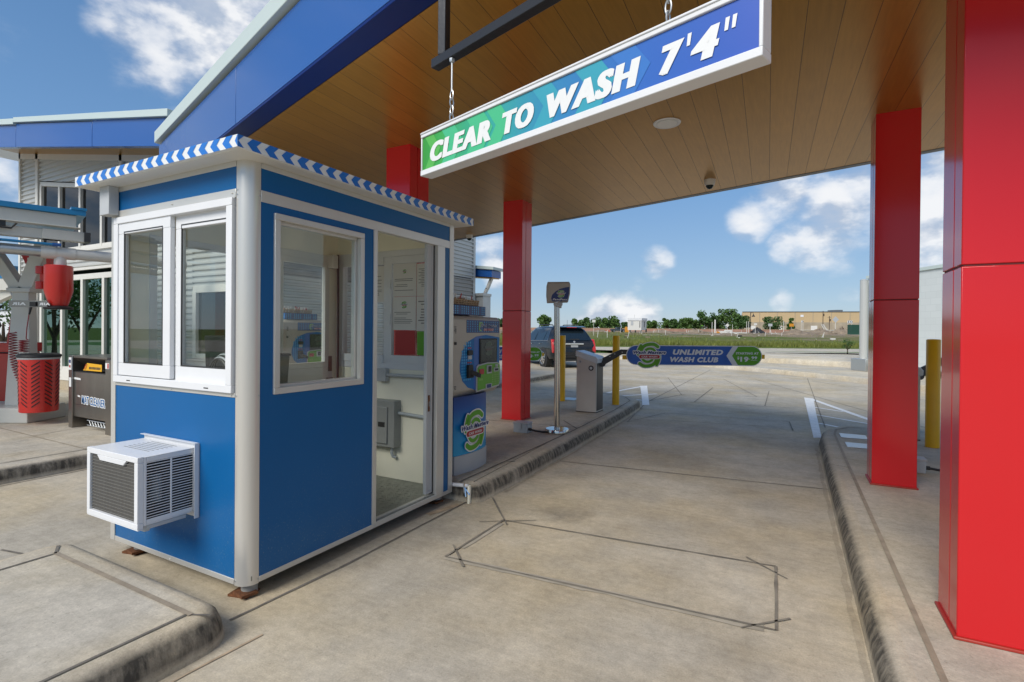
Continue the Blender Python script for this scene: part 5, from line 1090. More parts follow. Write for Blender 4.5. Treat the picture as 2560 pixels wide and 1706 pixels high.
b = MB(); b.stroke([(.0, 0), (.03, -.05), (.10, -.05), (.13, 0)], .012, j + FW * .1185 + RT * -.06 + V(0, 0, .42), RT, V(0, 0, 1)); b.stroke([(-.01, .03), (-.0, -.08), (.06, -.13), (.12, -.10)], .012, j + FW * .1185 + RT * -.05 + V(0, 0, .42), RT, V(0, 0, 1)); b.stroke([(.03, .05), (.12, .07)], .012, j + FW * .1185 + RT * -.06 + V(0, 0, .42), RT, V(0, 0, 1)); b.build('white_mark', 'whitep', rp, smooth=0)
# pipe runs square to the canopy edge, with a tee over the canister
pp = at(150, 640, 7.15); pzt = pp.z
def pa(t, dz=0): return V(pp.x, pp.y, pzt - .006 * t + dz) + wv * t
b = MB(); b.tube([pa(-6), pa(-.17)], .070, 16); b.build('steel_pipe', 'galv', va)
b = MB(); b.tube([pa(-.20), pa(.16)], .082, 16); b.tube([pa(-.165), pa(-.05)], .088, 16); b.tube([pa(.10), pa(1.50)], .074, 16); b.tube([pa(1.2), pa(1.3)], .082, 16); b.tube([pa(0), pa(0, -.13), pa(0, -.20)], [.06, .07, .068], 14); b.build('plastic_pipe', 'offwhite', va)
cn = at(146, 690, 7.15); cz = lambda v, d=7.15: at(146, v, d).z
b = MB(); zb, zm, ztp = cz(772), cz(735), cz(671)
b.lathe((cn.x, cn.y, 0), [(.098, zb), (.106, zb + .02), (.157, zm), (.157, ztp - .01), (.150, ztp)], 28); b.lathe((cn.x, cn.y, 0), [(.055, ztp), (.055, ztp + .05)], 16)
b.obox(V(cn.x, cn.y, ztp - .02) - RT * .17 - FW * .0, RT * .06, FW * .05, V(0, 0, .14))
b.build('canister', 'vacred', va, smooth=22)
b = MB()
for v in (682, 720): c = at(102, v, 7.2); b.lathe((c.x, c.y, c.z), [(.045, -.055), (.06, -.05), (.06, .05), (.045, .055)], 16)
b.obox(at(99, 720, 7.2) - V(0, 0, .05), RT * .05, FW * .04, V(0, 0, .30)); b.build('canister_bracket', 'vacred', va)
b = MB(); b.lathe((cn.x, cn.y, 0), [(.15, zb - .045), (.163, zb - .035), (.163, zb - .02), (.11, zb), (.10, zb + .005)], 28); b.build('canister_rim', 'black', va)
# roof plate and beams along the bay
re = at(214, 548, 7.25); 
def ra(t, s, z): return V(re.x, re.y, 0) + wv * t + wl * s + V(0, 0, z)
rz = re.z
b = MB(); b.obox(ra(-7, 0, rz), wv * 7, wl * 2.6, V(0, 0, .07)); b.build('roof_edge', 'teal', va, bevel=.004)
b = MB()
for i in range(9): b.obox(ra(-6.9 + i * .62 - .0, -.02, rz + .071), wv * .30, wl * 2.6, V(0, 0, .03))
b.obox(ra(-.16, -.01, rz + .0711), wv * .17, wl * 2.6, V(0, 0, .035)); b.build('roof_rib', 'teal', va)
b = MB(); b.obox(ra(-7, .05, rz - .17), wv * 6.9, wl * .08, V(0, 0, .168)); b.obox(ra(-7, -.02, rz - .18), wv * 6.95, wl * .16, V(0, 0, .012)); b.obox(ra(-7, .05, rz - .36), wv * 6.75, wl * .14, V(0, 0, .13)); b.obox(ra(-.45, .02, rz - .36), wv * .44, wl * .16, V(0, 0, .135)); b.build('roof_beam', 'vacwhite', va, bevel=.006)
b = MB(); b.obox(ra(-.02, -.01, rz - .355), wv * .07, wl * .22, V(0, 0, .13)); b.build('beam_cap', 'dark', va, bevel=.004); b = MB(); b.obox(ra(-1.7, .01, rz - .25), wv * .9, wl * .04, V(0, 0, .075)); b.build('light_housing', 'dark', va, bevel=.004)
b = MB(); b.tube([ra(-6, .02, rz - .42), ra(-1.5, .02, rz - .425), ra(-.35, .02, rz - .43)], .018, 8); b.tube([ra(-.35, .02, rz - .43), ra(-.26, .02, rz - .43)], .024, 8, 1); b.build('air_line', ['teal', 'fascia'], va)
b = MB(); b.tube([ra(-4, .0, rz - .16), ra(-2.4, -.02, rz - .21), ra(-1.5, -.02, rz - .26), ra(-.75, -.01, rz - .27), ra(-.7, 0, rz - .20)], .014, 6); b.tube([ra(-3.4, .0, rz - .2), ra(-2.0, -.02, rz - .33), ra(-1.0, -.02, rz - .36), ra(-.85, 0, rz - .45)], .014, 6); b.build('wiring', 'black', va)
# AIR sign seen from its back, with the hose
b = MB(); s0 = at(21, 774, 7.0); b.obox(s0, RT * .52, FW * .012, V(0, 0, .088)); sn = b.build('air_sign', 'brush', va, bevel=.002)
b = MB(); b.text('AIR', s0 + RT * .235 - FW * .0015 + V(0, 0, .026), -RT, V(0, 0, 1), .040, 0, width=.19, bold=.05); b.text('AIR', s0 + RT * .56 - FW * .0015 + V(0, 0, .026), -RT, V(0, 0, 1), .036, 0, width=.15, bold=.05)
for i, f_ in enumerate(b.f): b.f[i] = f_[::-1]
b.build('air_lettering', 'whitep', sn, smooth=0)
b = MB(); b.obox(s0 + RT * .30 - FW * .02 + V(0, 0, .01), RT * .08, FW * .02, V(0, 0, .06)); b.tube([s0 + RT * .33 - FW * .03 + V(0, 0, -.0), s0 + RT * .315 - FW * .04 + V(0, 0, -.10)], [.016, .010], 8); b.build('hose_grip', 'black', va)
b = MB(); a0 = s0 + RT * .315 - FW * .04; pts = [a0 + V(0, 0, -.08), a0 + RT * -.03 + V(0, 0, -.28), a0 + RT * -.04 + V(0, 0, -.42)]
for i in range(60): a = i / 8 * 2 * pi; pts.append(a0 + RT * (-.07 + .05 * cos(a)) + FW * (.05 * sin(a)) + V(0, 0, -.44 - i * .0028))
b.tube(pts, .006, 6); pts = []
for i in range(150): a = i / 8 * 2 * pi; f_ = i / 150; pts.append(s0 + RT * (.03 + .03 * f_ + .10 * f_ ** 3 + .045 * cos(a)) + FW * (.02 + .045 * sin(a)) + V(0, 0, -.34 - .65 * f_))
b.tube(pts, .007, 6); b.build('coiled_hose', 'hose', va)
# bins, mat cleaner
def perf_bin(loc, label):
    t = thing('trash_bin', label, 'trash bin', loc, 0); b = MB(); hh = .73; b.lathe((loc[0], loc[1], loc[2]), [(.196, 0), (.203, .006), (.216, hh)], 48)
    bn = b.build('bin_shell', 'vacred', t, smooth=30)
    b = MB()
    for g_ in range(10):
        a = g_ / 10 * 2 * pi + .12; sgn = 1 if g_ % 2 else -1
        for k in range(11):
            z = loc[2] + .07 + k * .053
            for da0, dz0, da1, dz1 in ((-.20, 0, -.07, .022), (-.07, .022, .07, .044), (.07, .044, .20, .066)):
                q = []
                for (da, dz) in ((da0, dz0), (da1, dz1), (da1, dz1 + .017), (da0, dz0 + .017)):
                    r = .2045 + .0015 + .013 * (z + dz - loc[2]) / hh
                    q.append(V(loc[0] + r * cos(a + sgn * da), loc[1] + r * sin(a + sgn * da), z + dz))
                b.quad(*(q if sgn > 0 else q[::-1]))
    b.build('slot', 'black', bn, smooth=0)
    b = MB(); b.lathe((loc[0], loc[1], loc[2] + hh - .005), [(.222, 0), (.235, .01), (.23, .035), (.2, .05)], 36); b.build('lid', 'black', t); b = MB(); b.lathe((loc[0], loc[1], loc[2] + hh - .03), [(.2175, 0), (.226, .024)], 36); b.build('bin_liner', 'graylt', t)
    return t
bp = at(98, 1000, 7.0); perf_bin((bp.x, bp.y, .32), 'red round trash bin with chevron slots hung on the off-white post')
c = at(6, 900, 7.8); t = thing('red_cabinet', 'plain red cabinet with a flat lid behind the vacuum post', 'cabinet', (c.x, c.y, .15)); o = V(c.x, c.y, .15) - RT * .75
b = MB(); b.obox(o + V(0, 0, .18), RT * .87, FW * .5, V(0, 0, .72)); b.build('body', 'vacred', t, bevel=.008); b = MB(); b.obox(o - FW * .015 - RT * .01 + V(0, 0, .905), RT * .89, FW * .53, V(0, 0, .012)); b.build('gap', 'black', t); b = MB(); b.obox(o - FW * .02 - RT * .012 + V(0, 0, .918), RT * .894, FW * .54, V(0, 0, .14)); b.build('lid', 'vacred', t, bevel=.008)
b = MB(); b.tube([o + RT * .55 + V(0, 0, 1.05), o + RT * .70 + V(0, 0, 1.32), o + RT * .62 + V(0, 0, 1.5), o + RT * .75 + V(0, 0, 1.62)], [.012, .03, .03, .01], 8); b.tube([o + RT * .84 + V(0, 0, 1.05), o + RT * .9 + V(0, 0, 1.45)], .02, 8, 1); b.build('nozzle', ['black', 'vacred'], t); b = MB(); b.obox(o + V(0, 0, .001), RT * .8, FW * .4, V(0, 0, .18)); b.build('foot', 'vacwhite', t)
t = thing('mat_cleaner', 'brown stainless machine lettered MAT CLEANER beside the booth', 'mat cleaner', (-7.7, 3.5, .15)); x0, x1, y0, y1, zt = -8.27, -7.08, 3.28, 3.72, 1.085
b = MB(); b.box(x0, x0 + .10, y0 - .02, y1, .151, zt); b.build('side_post', 'brush', t, bevel=.005); b = MB(); b.box(x1 - .24, x1, y0 - .03, y1, .151, zt - .03); b.build('side_post', 'brush', t, bevel=.005)
b = MB(); b.box(x0 + .1005, x1 - .2405, y0, y0 + .02, .46, .875); b.box(x0 + .1005, x1 - .2405, y0, y0 + .02, .30, .459); b.box(x0 + .1005, x1 - .2405, y1 - .03, y1, .16, 1.0); b.build('front_panel', 'brush', t, bevel=.003)
b = MB(); b.prism([(y0 - .01, 1.06), (y0 + .18, .90), (y0 + .18, .88), (y1, .9), (y1, zt), (y0 - .01, zt)], (x0 + .1005, 0, 0), (0, 1, 0), (0, 0, 1), (x1 - x0 - .341, 0, 0)); b.box(x0 + .1006, x1 - .2406, y0 + .001, y0 + .17, .87, .885, 1); b.build('feed_slot', ['brush', 'black'], t)
b = MB(); b.prism([(0, 0), (.46, .0), (.46, .085), (.10, .095)], V(x0 + .35, y0 - .002, .905), (1, 0, 0), (0, 0, 1), (0, -.004, 0)); yl = b.build('caution_label', 'yellowp', t, smooth=0)
b = MB()
for i in range(3): b.quad((x0 + .37 + i * .022, y0 - .0075, .915), (x0 + .378 + i * .022, y0 - .0075, .915), (x0 + .42 + i * .022, y0 - .0075, .985), (x0 + .412 + i * .022, y0 - .0075, .985), 0)
for i in range(9): b.quad((x0 + .50 + i * .032, y0 - .0075, .925), (x0 + .522 + i * .032, y0 - .0075, .925), (x0 + .527 + i * .032, y0 - .0075, .955), (x0 + .505 + i * .032, y0 - .0075, .955), 1)
b.build('label_print', ['redp', 'dark'], yl, smooth=0)
b = MB(); fo = V(x0 + .30, y0 - .001, .475); [b.text('MAT CLEANER', fo + V(.012 + .011 * cos(i * pi / 4), -.001 - .0001 * i, .008 + .011 * sin(i * pi / 4)), (1, 0, -.03), (0, 0, 1), .10, 0, width=.575, bold=.02) for i in range(8)]; b.text('MAT CLEANER', fo + V(.012, -.0025, .008), (1, 0, -.03), (0, 0, 1), .10, 1, width=.575, bold=.02); b.build('lettering', ['whitep', 'kblue'], t, smooth=0)
b = MB(); b.box(x0 + .015, x0 + .085, y0 - .024, y0 - .021, .90, 1.06); b.box(x0 + .025, x0 + .08, y0 - .024, y0 - .021, .68, .80); b.box(x1 - .23, x1 - .14, y0 - .034, y0 - .031, .95, 1.02); b.box(x0 + .04, x0 + .065, y0 - .03, y0 - .0245, .93, .96, 1); b.box(x0 + .035, x0 + .07, y0 - .03, y0 - .0245, .99, 1.03, 2); b.box(x1 - .18, x1 - .15, y0 - .036, y0 - .0345, .955, 1.015, 1); b.build('control_plate', ['whitep', 'redp', 'navy'], t)
b = MB()
for i in range(7): a = x0 + .45 + i * .07; b.tube([V(a, y0 + .02, .27), V(a + .045, y0 + .02, .21), V(a + .09, y0 + .02, .27)], .005, 6)
b.tube([V(x0 + .4, y0 + .02, .27), V(x1 - .25, y0 + .02, .27)], .006, 6); b.tube([V(x0 + .4, y0 + .02, .21), V(x1 - .25, y0 + .02, .21)], .006, 6); b.build('wire_shelf', 'galv', t); 
b = MB(); b.quad((x0 + .11, y0 - .0015, .78), (x0 + .28, y0 - .0015, .775), (x0 + .27, y0 - .0015, .80), (x0 + .11, y0 - .0015, .805)); b.quad((x0 + .2, y0 - .0015, .56), (x0 + .27, y0 - .0015, .555), (x0 + .26, y0 - .0015, .575), (x0 + .2, y0 - .0015, .58)); b.build('torn_sticker', 'whitep', t, smooth=0)
# a second bay further off
c = at(6, 720, 15); t = thing('vacuum_canopy', 'distant vacuum bay roof with blue edge far behind the red cabinet', 'vacuum bay', (c.x, c.y, .15))
b = MB(); b.obox(c + RT * .35 - FW * .2 + V(0, 0, .18), RT * -4, FW * 2, V(0, 0, .38)); b.build('roof_edge', 'teal', t); b = MB(); b.obox(c + RT * .33 - FW * .19 + V(0, 0, -.15), RT * -4, FW * 2, V(0, 0, .33)); b.beam(c + RT * .3 + V(0, 0, -.2), c + RT * -.9 + V(0, 0, -.75), .2, .2, FW); b.beam(c + RT * -.8 + V(0, 0, -.7), V(c.x, c.y, .15) + RT * -.9, .3, .3, FW); b.build('frame', 'vacwhite', t)

# ------------------------------------------------------------------ vehicles
def suv(loc, rz, label):
    t = thing('suv', label, 'car', loc, rz); kw = dict(local=True)
    # stations: x from tail, half width low / belt / roof, bottom, belt, top
    st = [(0.0, .80, .78, .70, .36, .66, .74), (.05, .90, .88, .80, .33, .90, .98), (.12, .93, .915, .78, .31, 1.02, 1.10), (.34, .945, .93, .72, .29, 1.06, 1.38), (.55, .95, .935, .64, .28, 1.06, 1.60), (.80, .95, .935, .63, .27, 1.05, 1.65), (1.6, .955, .93, .64, .26, 1.03, 1.675), (2.5, .955, .92, .63, .25, 1.0, 1.655), (3.0, .955, .91, .60, .25, .99, 1.52), (3.55, .95, .89, .66, .25, .98, 1.12), (3.7, .945, .88, .70, .25, .96, 1.05), (4.4, .92, .85, .66, .27, .90, .97), (4.72, .84, .78, .6, .30, .74, .82), (4.82, .72, .68, .5, .36, .62, .66)]
    b = MB(); n = 14
    for (x, wl_, wb, wr, zb, zl, zt_) in st:
        hp = [(.0, zb), (wl_ * .8, zb), (wl_ * .96, zb + .06), (wl_, zb + .2), (wl_, (zb + zl) / 2 + .08), (wb, zl), (wr + .05, zt_ - .07 * min(1, (zt_ - zl) / .3)), (wr * .9, zt_ - .012), (0, zt_)]
        ring_ = [(x, y, z) for y, z in hp] + [(x, -y, z) for y, z in hp[-2:0:-1]]
        b.v += ring_; k = len(ring_)
    for i in range(len(st) - 1):
        for j in range(k): q = (j + 1) % k; b.f.append([i * k + j, i * k + q, (i + 1) * k + q, (i + 1) * k + j][::-1]); b.m.append(0)
    b.f.append(list(range(k))); b.m.append(0); b.f.append([(len(st) - 1) * k + j for j in range(k)][::-1]); b.m.append(0)
    bd_ = b.build('body', 'carpaint', t, smooth=38, **kw)
    hx = lambda z: .05 + (z - .98) / (1.10 - .98) * .07 if z < 1.10 else (.12 + (z - 1.10) / .28 * .22 if z < 1.38 else .34 + (z - 1.38) / .22 * .21)
    b = MB(); pr = [(1.10, .74), (1.25, .70), (1.38, .655), (1.55, .58)]
    L_ = [V(hx(z) - .012, y, z) for z, y in pr]; Rr = [V(hx(z) - .012, -y, z) for z, y in pr]
    for i in range(3): b.quad(L_[i], L_[i + 1], Rr[i + 1], Rr[i])
    b.build('rear_window', 'carglass', t, **kw)
    b = MB(); b.obox(V(.30, -.66, 1.60), V(.35, 0, .05), V(0, 1.32, 0), V(0, 0, .03)); b.build('spoiler', 'carpaint', t, bevel=.01, **kw); b = MB(); b.box(.292, .302, -.22, .22, 1.604, 1.624); b.build('brake_light', 'tail', t, **kw)
    b = MB(); b.obox(V(.165, -.26, 1.13), V(-.05, 0, -.01), V(0, .40, .0), V(.01, 0, .035)); b.build('wiper', 'cartrim', t, **kw)
    for s in (1, -1):
        b = MB(); p = [(.02, .60), (.10, .62), (.20, 1.0), (.24, 1.14), (.17, 1.14), (.085, 1.0), (.0, .74)]
        b.prism(p, V(0, s * .80, 0), (1, 0, 0), (0, 0, 1), V(0, s * .145, 0)); b.build('taillight', 'tail', t, bevel=.012, **kw)
    b = MB(); b.box(.018, .04, -.40, .40, .93, .985); b.build('chrome_strip', 'chrome', t, bevel=.005, **kw)
    b = MB(); b.box(.030, .05, -.37, .37, .74, .92); b.build('plate_recess', 'cartrim', t, **kw); b = MB(); b.box(.018, .0295, -.155, .155, .755, .905); b.build('license_plate', 'plateg', t, bevel=.004, **kw)
    b = MB(); b.tube([V(.052 , .04 * cos(a) , 1.035 + .034 * sin(a)) for a in [2 * pi * i / 16 for i in range(17)]], .010, 6, caps=False); b.prism([(-.022, .02), (.022, .02), (.016, -.018), (0, -.028), (-.016, -.018)][::-1], V(.048, 0, 1.036), V(0, 1, 0), V(0, 0, 1), V(.006, 0, 0)); b.build('emblem', 'chrome', t, **kw)
    b = MB(); b.box(-.06, .2, -.85, .85, .40, .66); b.box(-.075, -.04, -.7, .7, .52, .56, 1); b.box(-.02, .3, -.80, .80, .28, .40, 1); b.build('rear_bumper', ['carpaint', 'cartrim'], t, bevel=.03, **kw)
    for s in (1, -1): b = MB(); b.box(-.045, .1, s * .55 - .08, s * .55 + .08, .30, .36); b.build('exhaust', 'chrome', t, bevel=.01, **kw)
    for s in (1, -1):
        sy = lambda x, z: s * (.94 - (z - 1.05) * .50)
        b = MB(); g_ = .006
        for q in ([(.62, 1.11), (1.02, 1.09), (1.02, 1.50), (.86, 1.51)], [(1.06, 1.09), (1.95, 1.07), (1.95, 1.54), (1.06, 1.52)], [(2.02, 1.07), (3.10, 1.05), (2.55, 1.52), (2.02, 1.54)]):
            pts = [V(x, sy(x, z) + s * g_, z) for x, z in q]; b.poly(pts if s < 0 else pts[::-1])
        b.build('side_window', 'carglass', t, smooth=0, **kw)
        b = MB(); b.tube([V(.56, sy(0, 1.08) + s * .012, 1.085), V(1.9, sy(0, 1.06) + s * .012, 1.06), V(3.2, sy(0, 1.03) + s * .012, 1.035)], .010, 6); b.tube([V(.56, sy(0, 1.08) + s * .012, 1.085), V(.80, sy(0, 1.54) + s * .012, 1.54), V(2.5, sy(0, 1.57) + s * .012, 1.57)], .010, 6); b.build('window_trim', 'chrome', t, **kw)
        b = MB(); b.tube([V(.85, s * .55, 1.655), V(.95, s * .56, 1.72), V(2.3, s * .56, 1.73), V(2.45, s * .55, 1.665)], .02, 8); b.build('roof_rail', 'cartrim', t, **kw)
        for dx in (1.25, 2.25): b = MB(); b.obox(V(dx, s * .955, .93), V(.16, 0, 0), V(0, s * .03, 0), V(0, 0, .028)); b.build('door_handle', 'chrome', t, bevel=.006, **kw)
        for wx in (1.0, 3.82):
            b = MB(); b.tube([V(wx, s * .74, .365), V(wx, s * .958, .365)], [.44, .44], 28, 1); ar = b.build('wheel_arch', ['cartrim', 'cartrim'], t, **kw)
            b = MB(); b.tube([V(wx, s * .70, .365), V(wx, s * .72, .365), V(wx, s * .955, .365), V(wx, s * .975, .365)], [.34, .368, .368, .345], 30); wh = b.build('wheel', 'black', t, **kw)
            b = MB(); b.tube([V(wx, s * .972, .365), V(wx, s * .979, .365)], [.265, .255], 28, 1)
            for i in range(9): a = 2 * pi * i / 9; d = V(cos(a), 0, sin(a)); b.beam(V(wx, s * .981, .365) + d * .03, V(wx, s * .985, .365) + d * .25, .045, .016, (0, s, 0))
            b.tube([V(wx + .255 * cos(2 * pi * i / 28), s * .982, .365 + .255 * sin(2 * pi * i / 28)) for i in range(29)], .014, 6, caps=False); b.tube([V(wx, s * .975, .365), V(wx, s * .992, .365)], .05, 14); b.build('rim', ['chrome', 'dark'], wh, **kw)
    b = MB(); b.tube([V(.75, .0, 1.64), V(.72, 0, 1.92)], .006, 6); b.build('antenna', 'black', t, **kw)
    return t
suv((-7.55, 19.45, 0), radians(137), 'black sport utility car driving off to the left, seen from behind')
def pickup(loc, rz, label):
    t = thing('pickup_truck', label, 'truck', loc, rz); kw = dict(local=True)
    b = MB(); b.prism([(0, .5), (5.6, .5), (5.65, .85), (5.5, 1.1), (4.2, 1.15), (3.4, 1.80), (2.1, 1.82), (2.0, 1.2), (0, 1.2)], V(0, -.95, 0), (1, 0, 0), (0, 0, 1), V(0, 1.9, 0)); b.build('body', mat('truck_paint', (.035, .05, .065), .25, coat=.6), t, bevel=.04, **kw)
    for s in (-1, 1): b = MB(); b.prism([(2.25, 1.22), (4.0, 1.2), (3.35, 1.72), (2.25, 1.73)], V(0, s * .951, 0), (1, 0, 0), (0, 0, 1), V(0, s * .01, 0)); b.build('side_window', 'carglass', t, **kw)
    for x in (1.1, 4.6):
        for s in (-1, 1): b = MB(); b.tube([V(x, s * .72, .4), V(x, s * .97, .4)], .4, 20); b.tube([V(x, s * .97, .4), V(x, s * .985, .4)], .22, 16, 1); b.build('wheel', ['black', 'galv'], t, **kw)
    return t
c = at(1526, 832, 190); pickup((c.x, c.y, fz(190)), YAW + radians(6), 'dark pickup truck parked on the dirt beside the white site office')

# ------------------------------------------------------------------ block wall building on the right
cb = thing('block_building', 'pale painted block wall building behind the right red columns', 'building', (3.2, 21, .36))
wa, wd = V(2.44, 22.45, 0), V(.47, -.883, 0).normalized(); wn_ = V(-wd.y, wd.x, 0)
o = MB(); o.obox((0, 0, 0), (10, 0, 0), (0, 5, 0), (0, 0, 3.07)); wl_o = o.build('wall', 'block', cb, local=True); wl_o.location = (wa + V(0, 0, .36)) - cb.location; wl_o.rotation_euler = (0, 0, atan2(wd.y, wd.x))
b = MB(); b.obox(wa - wd * .05 - wn_ * .05 + V(0, 0, 3.432), wd * 10, wn_ * 5.1, V(0, 0, .1)); b.build('parapet_cap', 'cap', cb)
b = MB(); pq = V(2.30, 22.28, 0); b.tube([pq + V(0, 0, .36), pq + V(0, 0, 3.36)], .125, 20); b.tube([pq + V(0, 0, 3.36), pq + V(0, 0, 3.40)], [.13, .08], 20); tag(b.build('round_pipe', mat('pipe_gray', (.50, .51, .49), .35, metal=.3)), 'tall gray round pipe standing at the corner of the pale block wall', 'pipe')
b = MB(); b.obox(pq - wn_ * .28 - wd * .25 + V(0, 0, .155), wd * .8, wn_ * .5, V(0, 0, .42)); b.build('corner_footing', 'galv', cb, bevel=.01)

# ------------------------------------------------------------------ far side: field, works, trees, warehouse
def rot_box(name, u0, u1, v0, v1, d, depth, m, parent, skew=0):
    p, q = at(u0, v1, d), at(u1, v1, d); b = MB(); b.obox(p, q - p, (FW + RT * skew) * depth, V(0, 0, at(u0, v0, d).z - p.z)); return b.build(name, m, parent, smooth=0)
wh = thing('warehouse', 'long tan warehouse with a darker base band beyond the construction field', 'building', at(2000, 821, 300))
p0, p1 = at(1855, 821, 300), at(2420, 821, 272); zt0, zb0, zm0 = at(1855, 787, 300).z, fz(300) - 1, at(1855, 812, 300).z
dv = (p1 - p0); dv.z = 0
def fl0(p, z): return V(p.x, p.y, z)
b = MB(); WD = (FW + RT * (560 / F)) * 60; b.obox(fl0(p0, zm0), dv, WD, V(0, 0, zt0 - zm0)); b.build('wall', 'tan', wh, smooth=0); b = MB(); b.obox(fl0(p0, zb0), dv, WD, V(0, 0, zm0 - zb0)); b.build('base_wall', 'tand', wh, smooth=0)
b = MB(); b.obox(fl0(p0, zt0) - FW * .3, dv, WD, V(0, 0, .35)); b.obox(fl0(p0, zt0 + .3) + dv * .45 + FW * 5, dv * .04, FW * 5, V(0, 0, 1)); b.obox(fl0(p0, zt0 + .3) + dv * .48 + FW * 8, dv * .03, FW * 5, V(0, 0, 1.2)); b.build('roof_edge', 'graytrim', wh, smooth=0)
dn = dv.normalized()
for f_, w_, h0, h1 in ((.041, 2.7, .6, 3.0), (.172, 2.1, .6, 2.9), (.325, 3.2, .8, 3.2)):
    if h1: b = MB(); b.obox(fl0(p0, zb0 + h0 + 1) + dv * f_ - FW * .15, dn * w_, FW * .1, V(0, 0, h1 - h0)); b.build('loading_door', 'offwhite', wh, smooth=0)
b = MB(); b.obox(fl0(p0, zm0 + 3) + dv * .277 - FW * .12, dn * 1.5, FW * .1, V(0, 0, 1.2)); b.build('sign_panel', 'white', wh, smooth=0)
b = MB()
for i in range(1, 12): b.obox(fl0(p0, zb0) + dv * (i / 12) - FW * .1, dn * .25, FW * .1, V(0, 0, zt0 - zb0))
b.build('wall_joint', 'tand', wh, smooth=0)
bw_ = thing('brick_wall', 'long low reddish brick wall running in front of the far trees', 'wall', at(1700, 829, 205)); b = MB(); p, q = at(1180, 829, 208), at(1985, 829, 202); p.z = q.z = fz(205) - .4; b.obox(p, q - p, FW * .4, V(0, 0, 1.35)); b.build('masonry', 'brick', bw_, smooth=0)
b = MB(); b.obox(p - FW * .08 + V(0, 0, 1.352), q - p, FW * .55, V(0, 0, .1)); b.build('coping', 'tan', bw_, smooth=0)
t = thing('site_wall', 'gray brown low retaining wall right of the brick wall below the warehouse', 'wall', at(2040, 832, 180)); b = MB(); p, q = at(1985, 833, 185), at(2330, 833, 175); p.z = q.z = fz(180) - .3; b.obox(p, q - p, FW * .4, V(0, 0, 1.6)); b.build('masonry', 'tand', t, smooth=0); b = MB(); b.obox(p + V(0, 0, 1.601) - FW * .1, q - p, FW * .6, V(0, 0, .12)); b.build('coping', 'offwhite', t, smooth=0)
of = thing('site_office', 'white portable site office on blocks in the construction field', 'site office', at(1595, 831, 128)); d = 128; zb = at(1600, 830, d).z; zt = at(1600, 802, d).z
ca = at(1603, 830, d); ca.z = 0; lw_ = (RT * -1 + FW * .12) * 3.25; dw = (RT * .72 + FW * .9) * 2.6
b = MB(); b.obox(ca + V(0, 0, zb - .22), lw_, dw, V(0, 0, zt - zb - .38)); b.build('body', 'offwhite', of, smooth=0); b = MB(); b.obox(ca + V(0, 0, zt - .6) - lw_.normalized() * .1 - FW * .12, lw_ * 1.06, dw * 1.05, V(0, 0, .6)); b.build('roof', 'white', of, smooth=0)
b = MB(); b.obox(ca + lw_ * .60 - FW * .05 + V(0, 0, zb + 1.0), lw_ * .18, FW * .05, V(0, 0, 1.0)); b.build('window', 'graylt', of, smooth=0)
b = MB(); [b.obox(ca + lw_ * .08 - FW * .05 + V(0, 0, zt - 1.0 - i * .26), lw_ * .06, FW * .04, V(0, 0, .17)) for i in range(6)]; b.obox(ca + dw * .55 - FW * .04 - RT * -.02 + V(0, 0, zb + .5), dw * .07, RT * .03, V(0, 0, 1.4)); b.build('vertical_lettering', 'dark', of, smooth=0)
b = MB(); [b.obox(ca + lw_ * f_ + dw * .1 + V(0, 0, fz(128) - .4), RT * .3, FW * .3, V(0, 0, zb + .16 - fz(128) + .4)) for f_ in (.1, .5, .9)]; b.obox(ca + dw * .85 + V(0, 0, fz(130) - .4), RT * .3, FW * .3, V(0, 0, zb - fz(128) + .5)); b.build('block_pier', 'dark', of, smooth=0); b = MB(); b.tube([ca + lw_ * .7 + dw * .5 + V(0, 0, zt), ca + lw_ * .7 + dw * .5 + V(0, 0, zt + .9)], .03, 6); b.build('aerial', 'gray', of)

def tree(loc, h, w, label, seed, m='leaf', trunk=.25, n=520, leaf=.5, group='trees beyond the field', name='tree', squat=.5):
    rr = random.Random(seed); t = thing(name, label, 'tree' if name == 'tree' else 'bush', loc, 0, group); b = MB(); x, y, z = loc
    th = h * trunk; b.tube([V(x, y, z - .3), V(x + w * .01, y, z + th * .6), V(x, y, z + th + h * .25)], [w * .05, w * .035, w * .015], 8)
    for i in range(5): a = i * 1.3 + rr.random(); b.tube([V(x, y, z + th * .8), V(x + cos(a) * w * .15, y + sin(a) * w * .15, z + th + h * .18), V(x + cos(a) * w * .3, y + sin(a) * w * .3, z + th + h * .35)], [w * .02, w * .014, w * .006], 6)
    b.build('trunk', 'bark', t); b = MB(); blobs = []
    for i in range(13):
        a = rr.uniform(0, 2 * pi); r = sqrt(rr.random()) * w * .36; zz = z + th + (h - th) * rr.uniform(.16, .86); k = 1 - .45 * abs((zz - z - th) / (h - th) - .45)
        blobs.append((V(x + cos(a) * r * k, y + sin(a) * r * k, zz), w * rr.uniform(.13, .22)))
    for i in range(n):
        c, r = rr.choice(blobs); d = V(rr.gauss(0, 1), rr.gauss(0, 1), rr.gauss(0, 1)).normalized(); p = c + d * r * rr.random() ** .4
        p.z = max(min(p.z, z + h), z + th * .5); q = V(rr.gauss(0, 1), rr.gauss(0, 1), rr.gauss(0, 1) + .6).normalized(); s_ = leaf * rr.uniform(.6, 1.3)
        u_ = q.cross(V(rr.random(), rr.random(), rr.random())).normalized() * s_; v_ = q.cross(u_).normalized() * s_ * .8
        b.poly([p - u_ * .5, p + v_ * .35, p + u_ * .5, p - v_ * .35])
    b.build('crown', m, t, smooth=0); return t
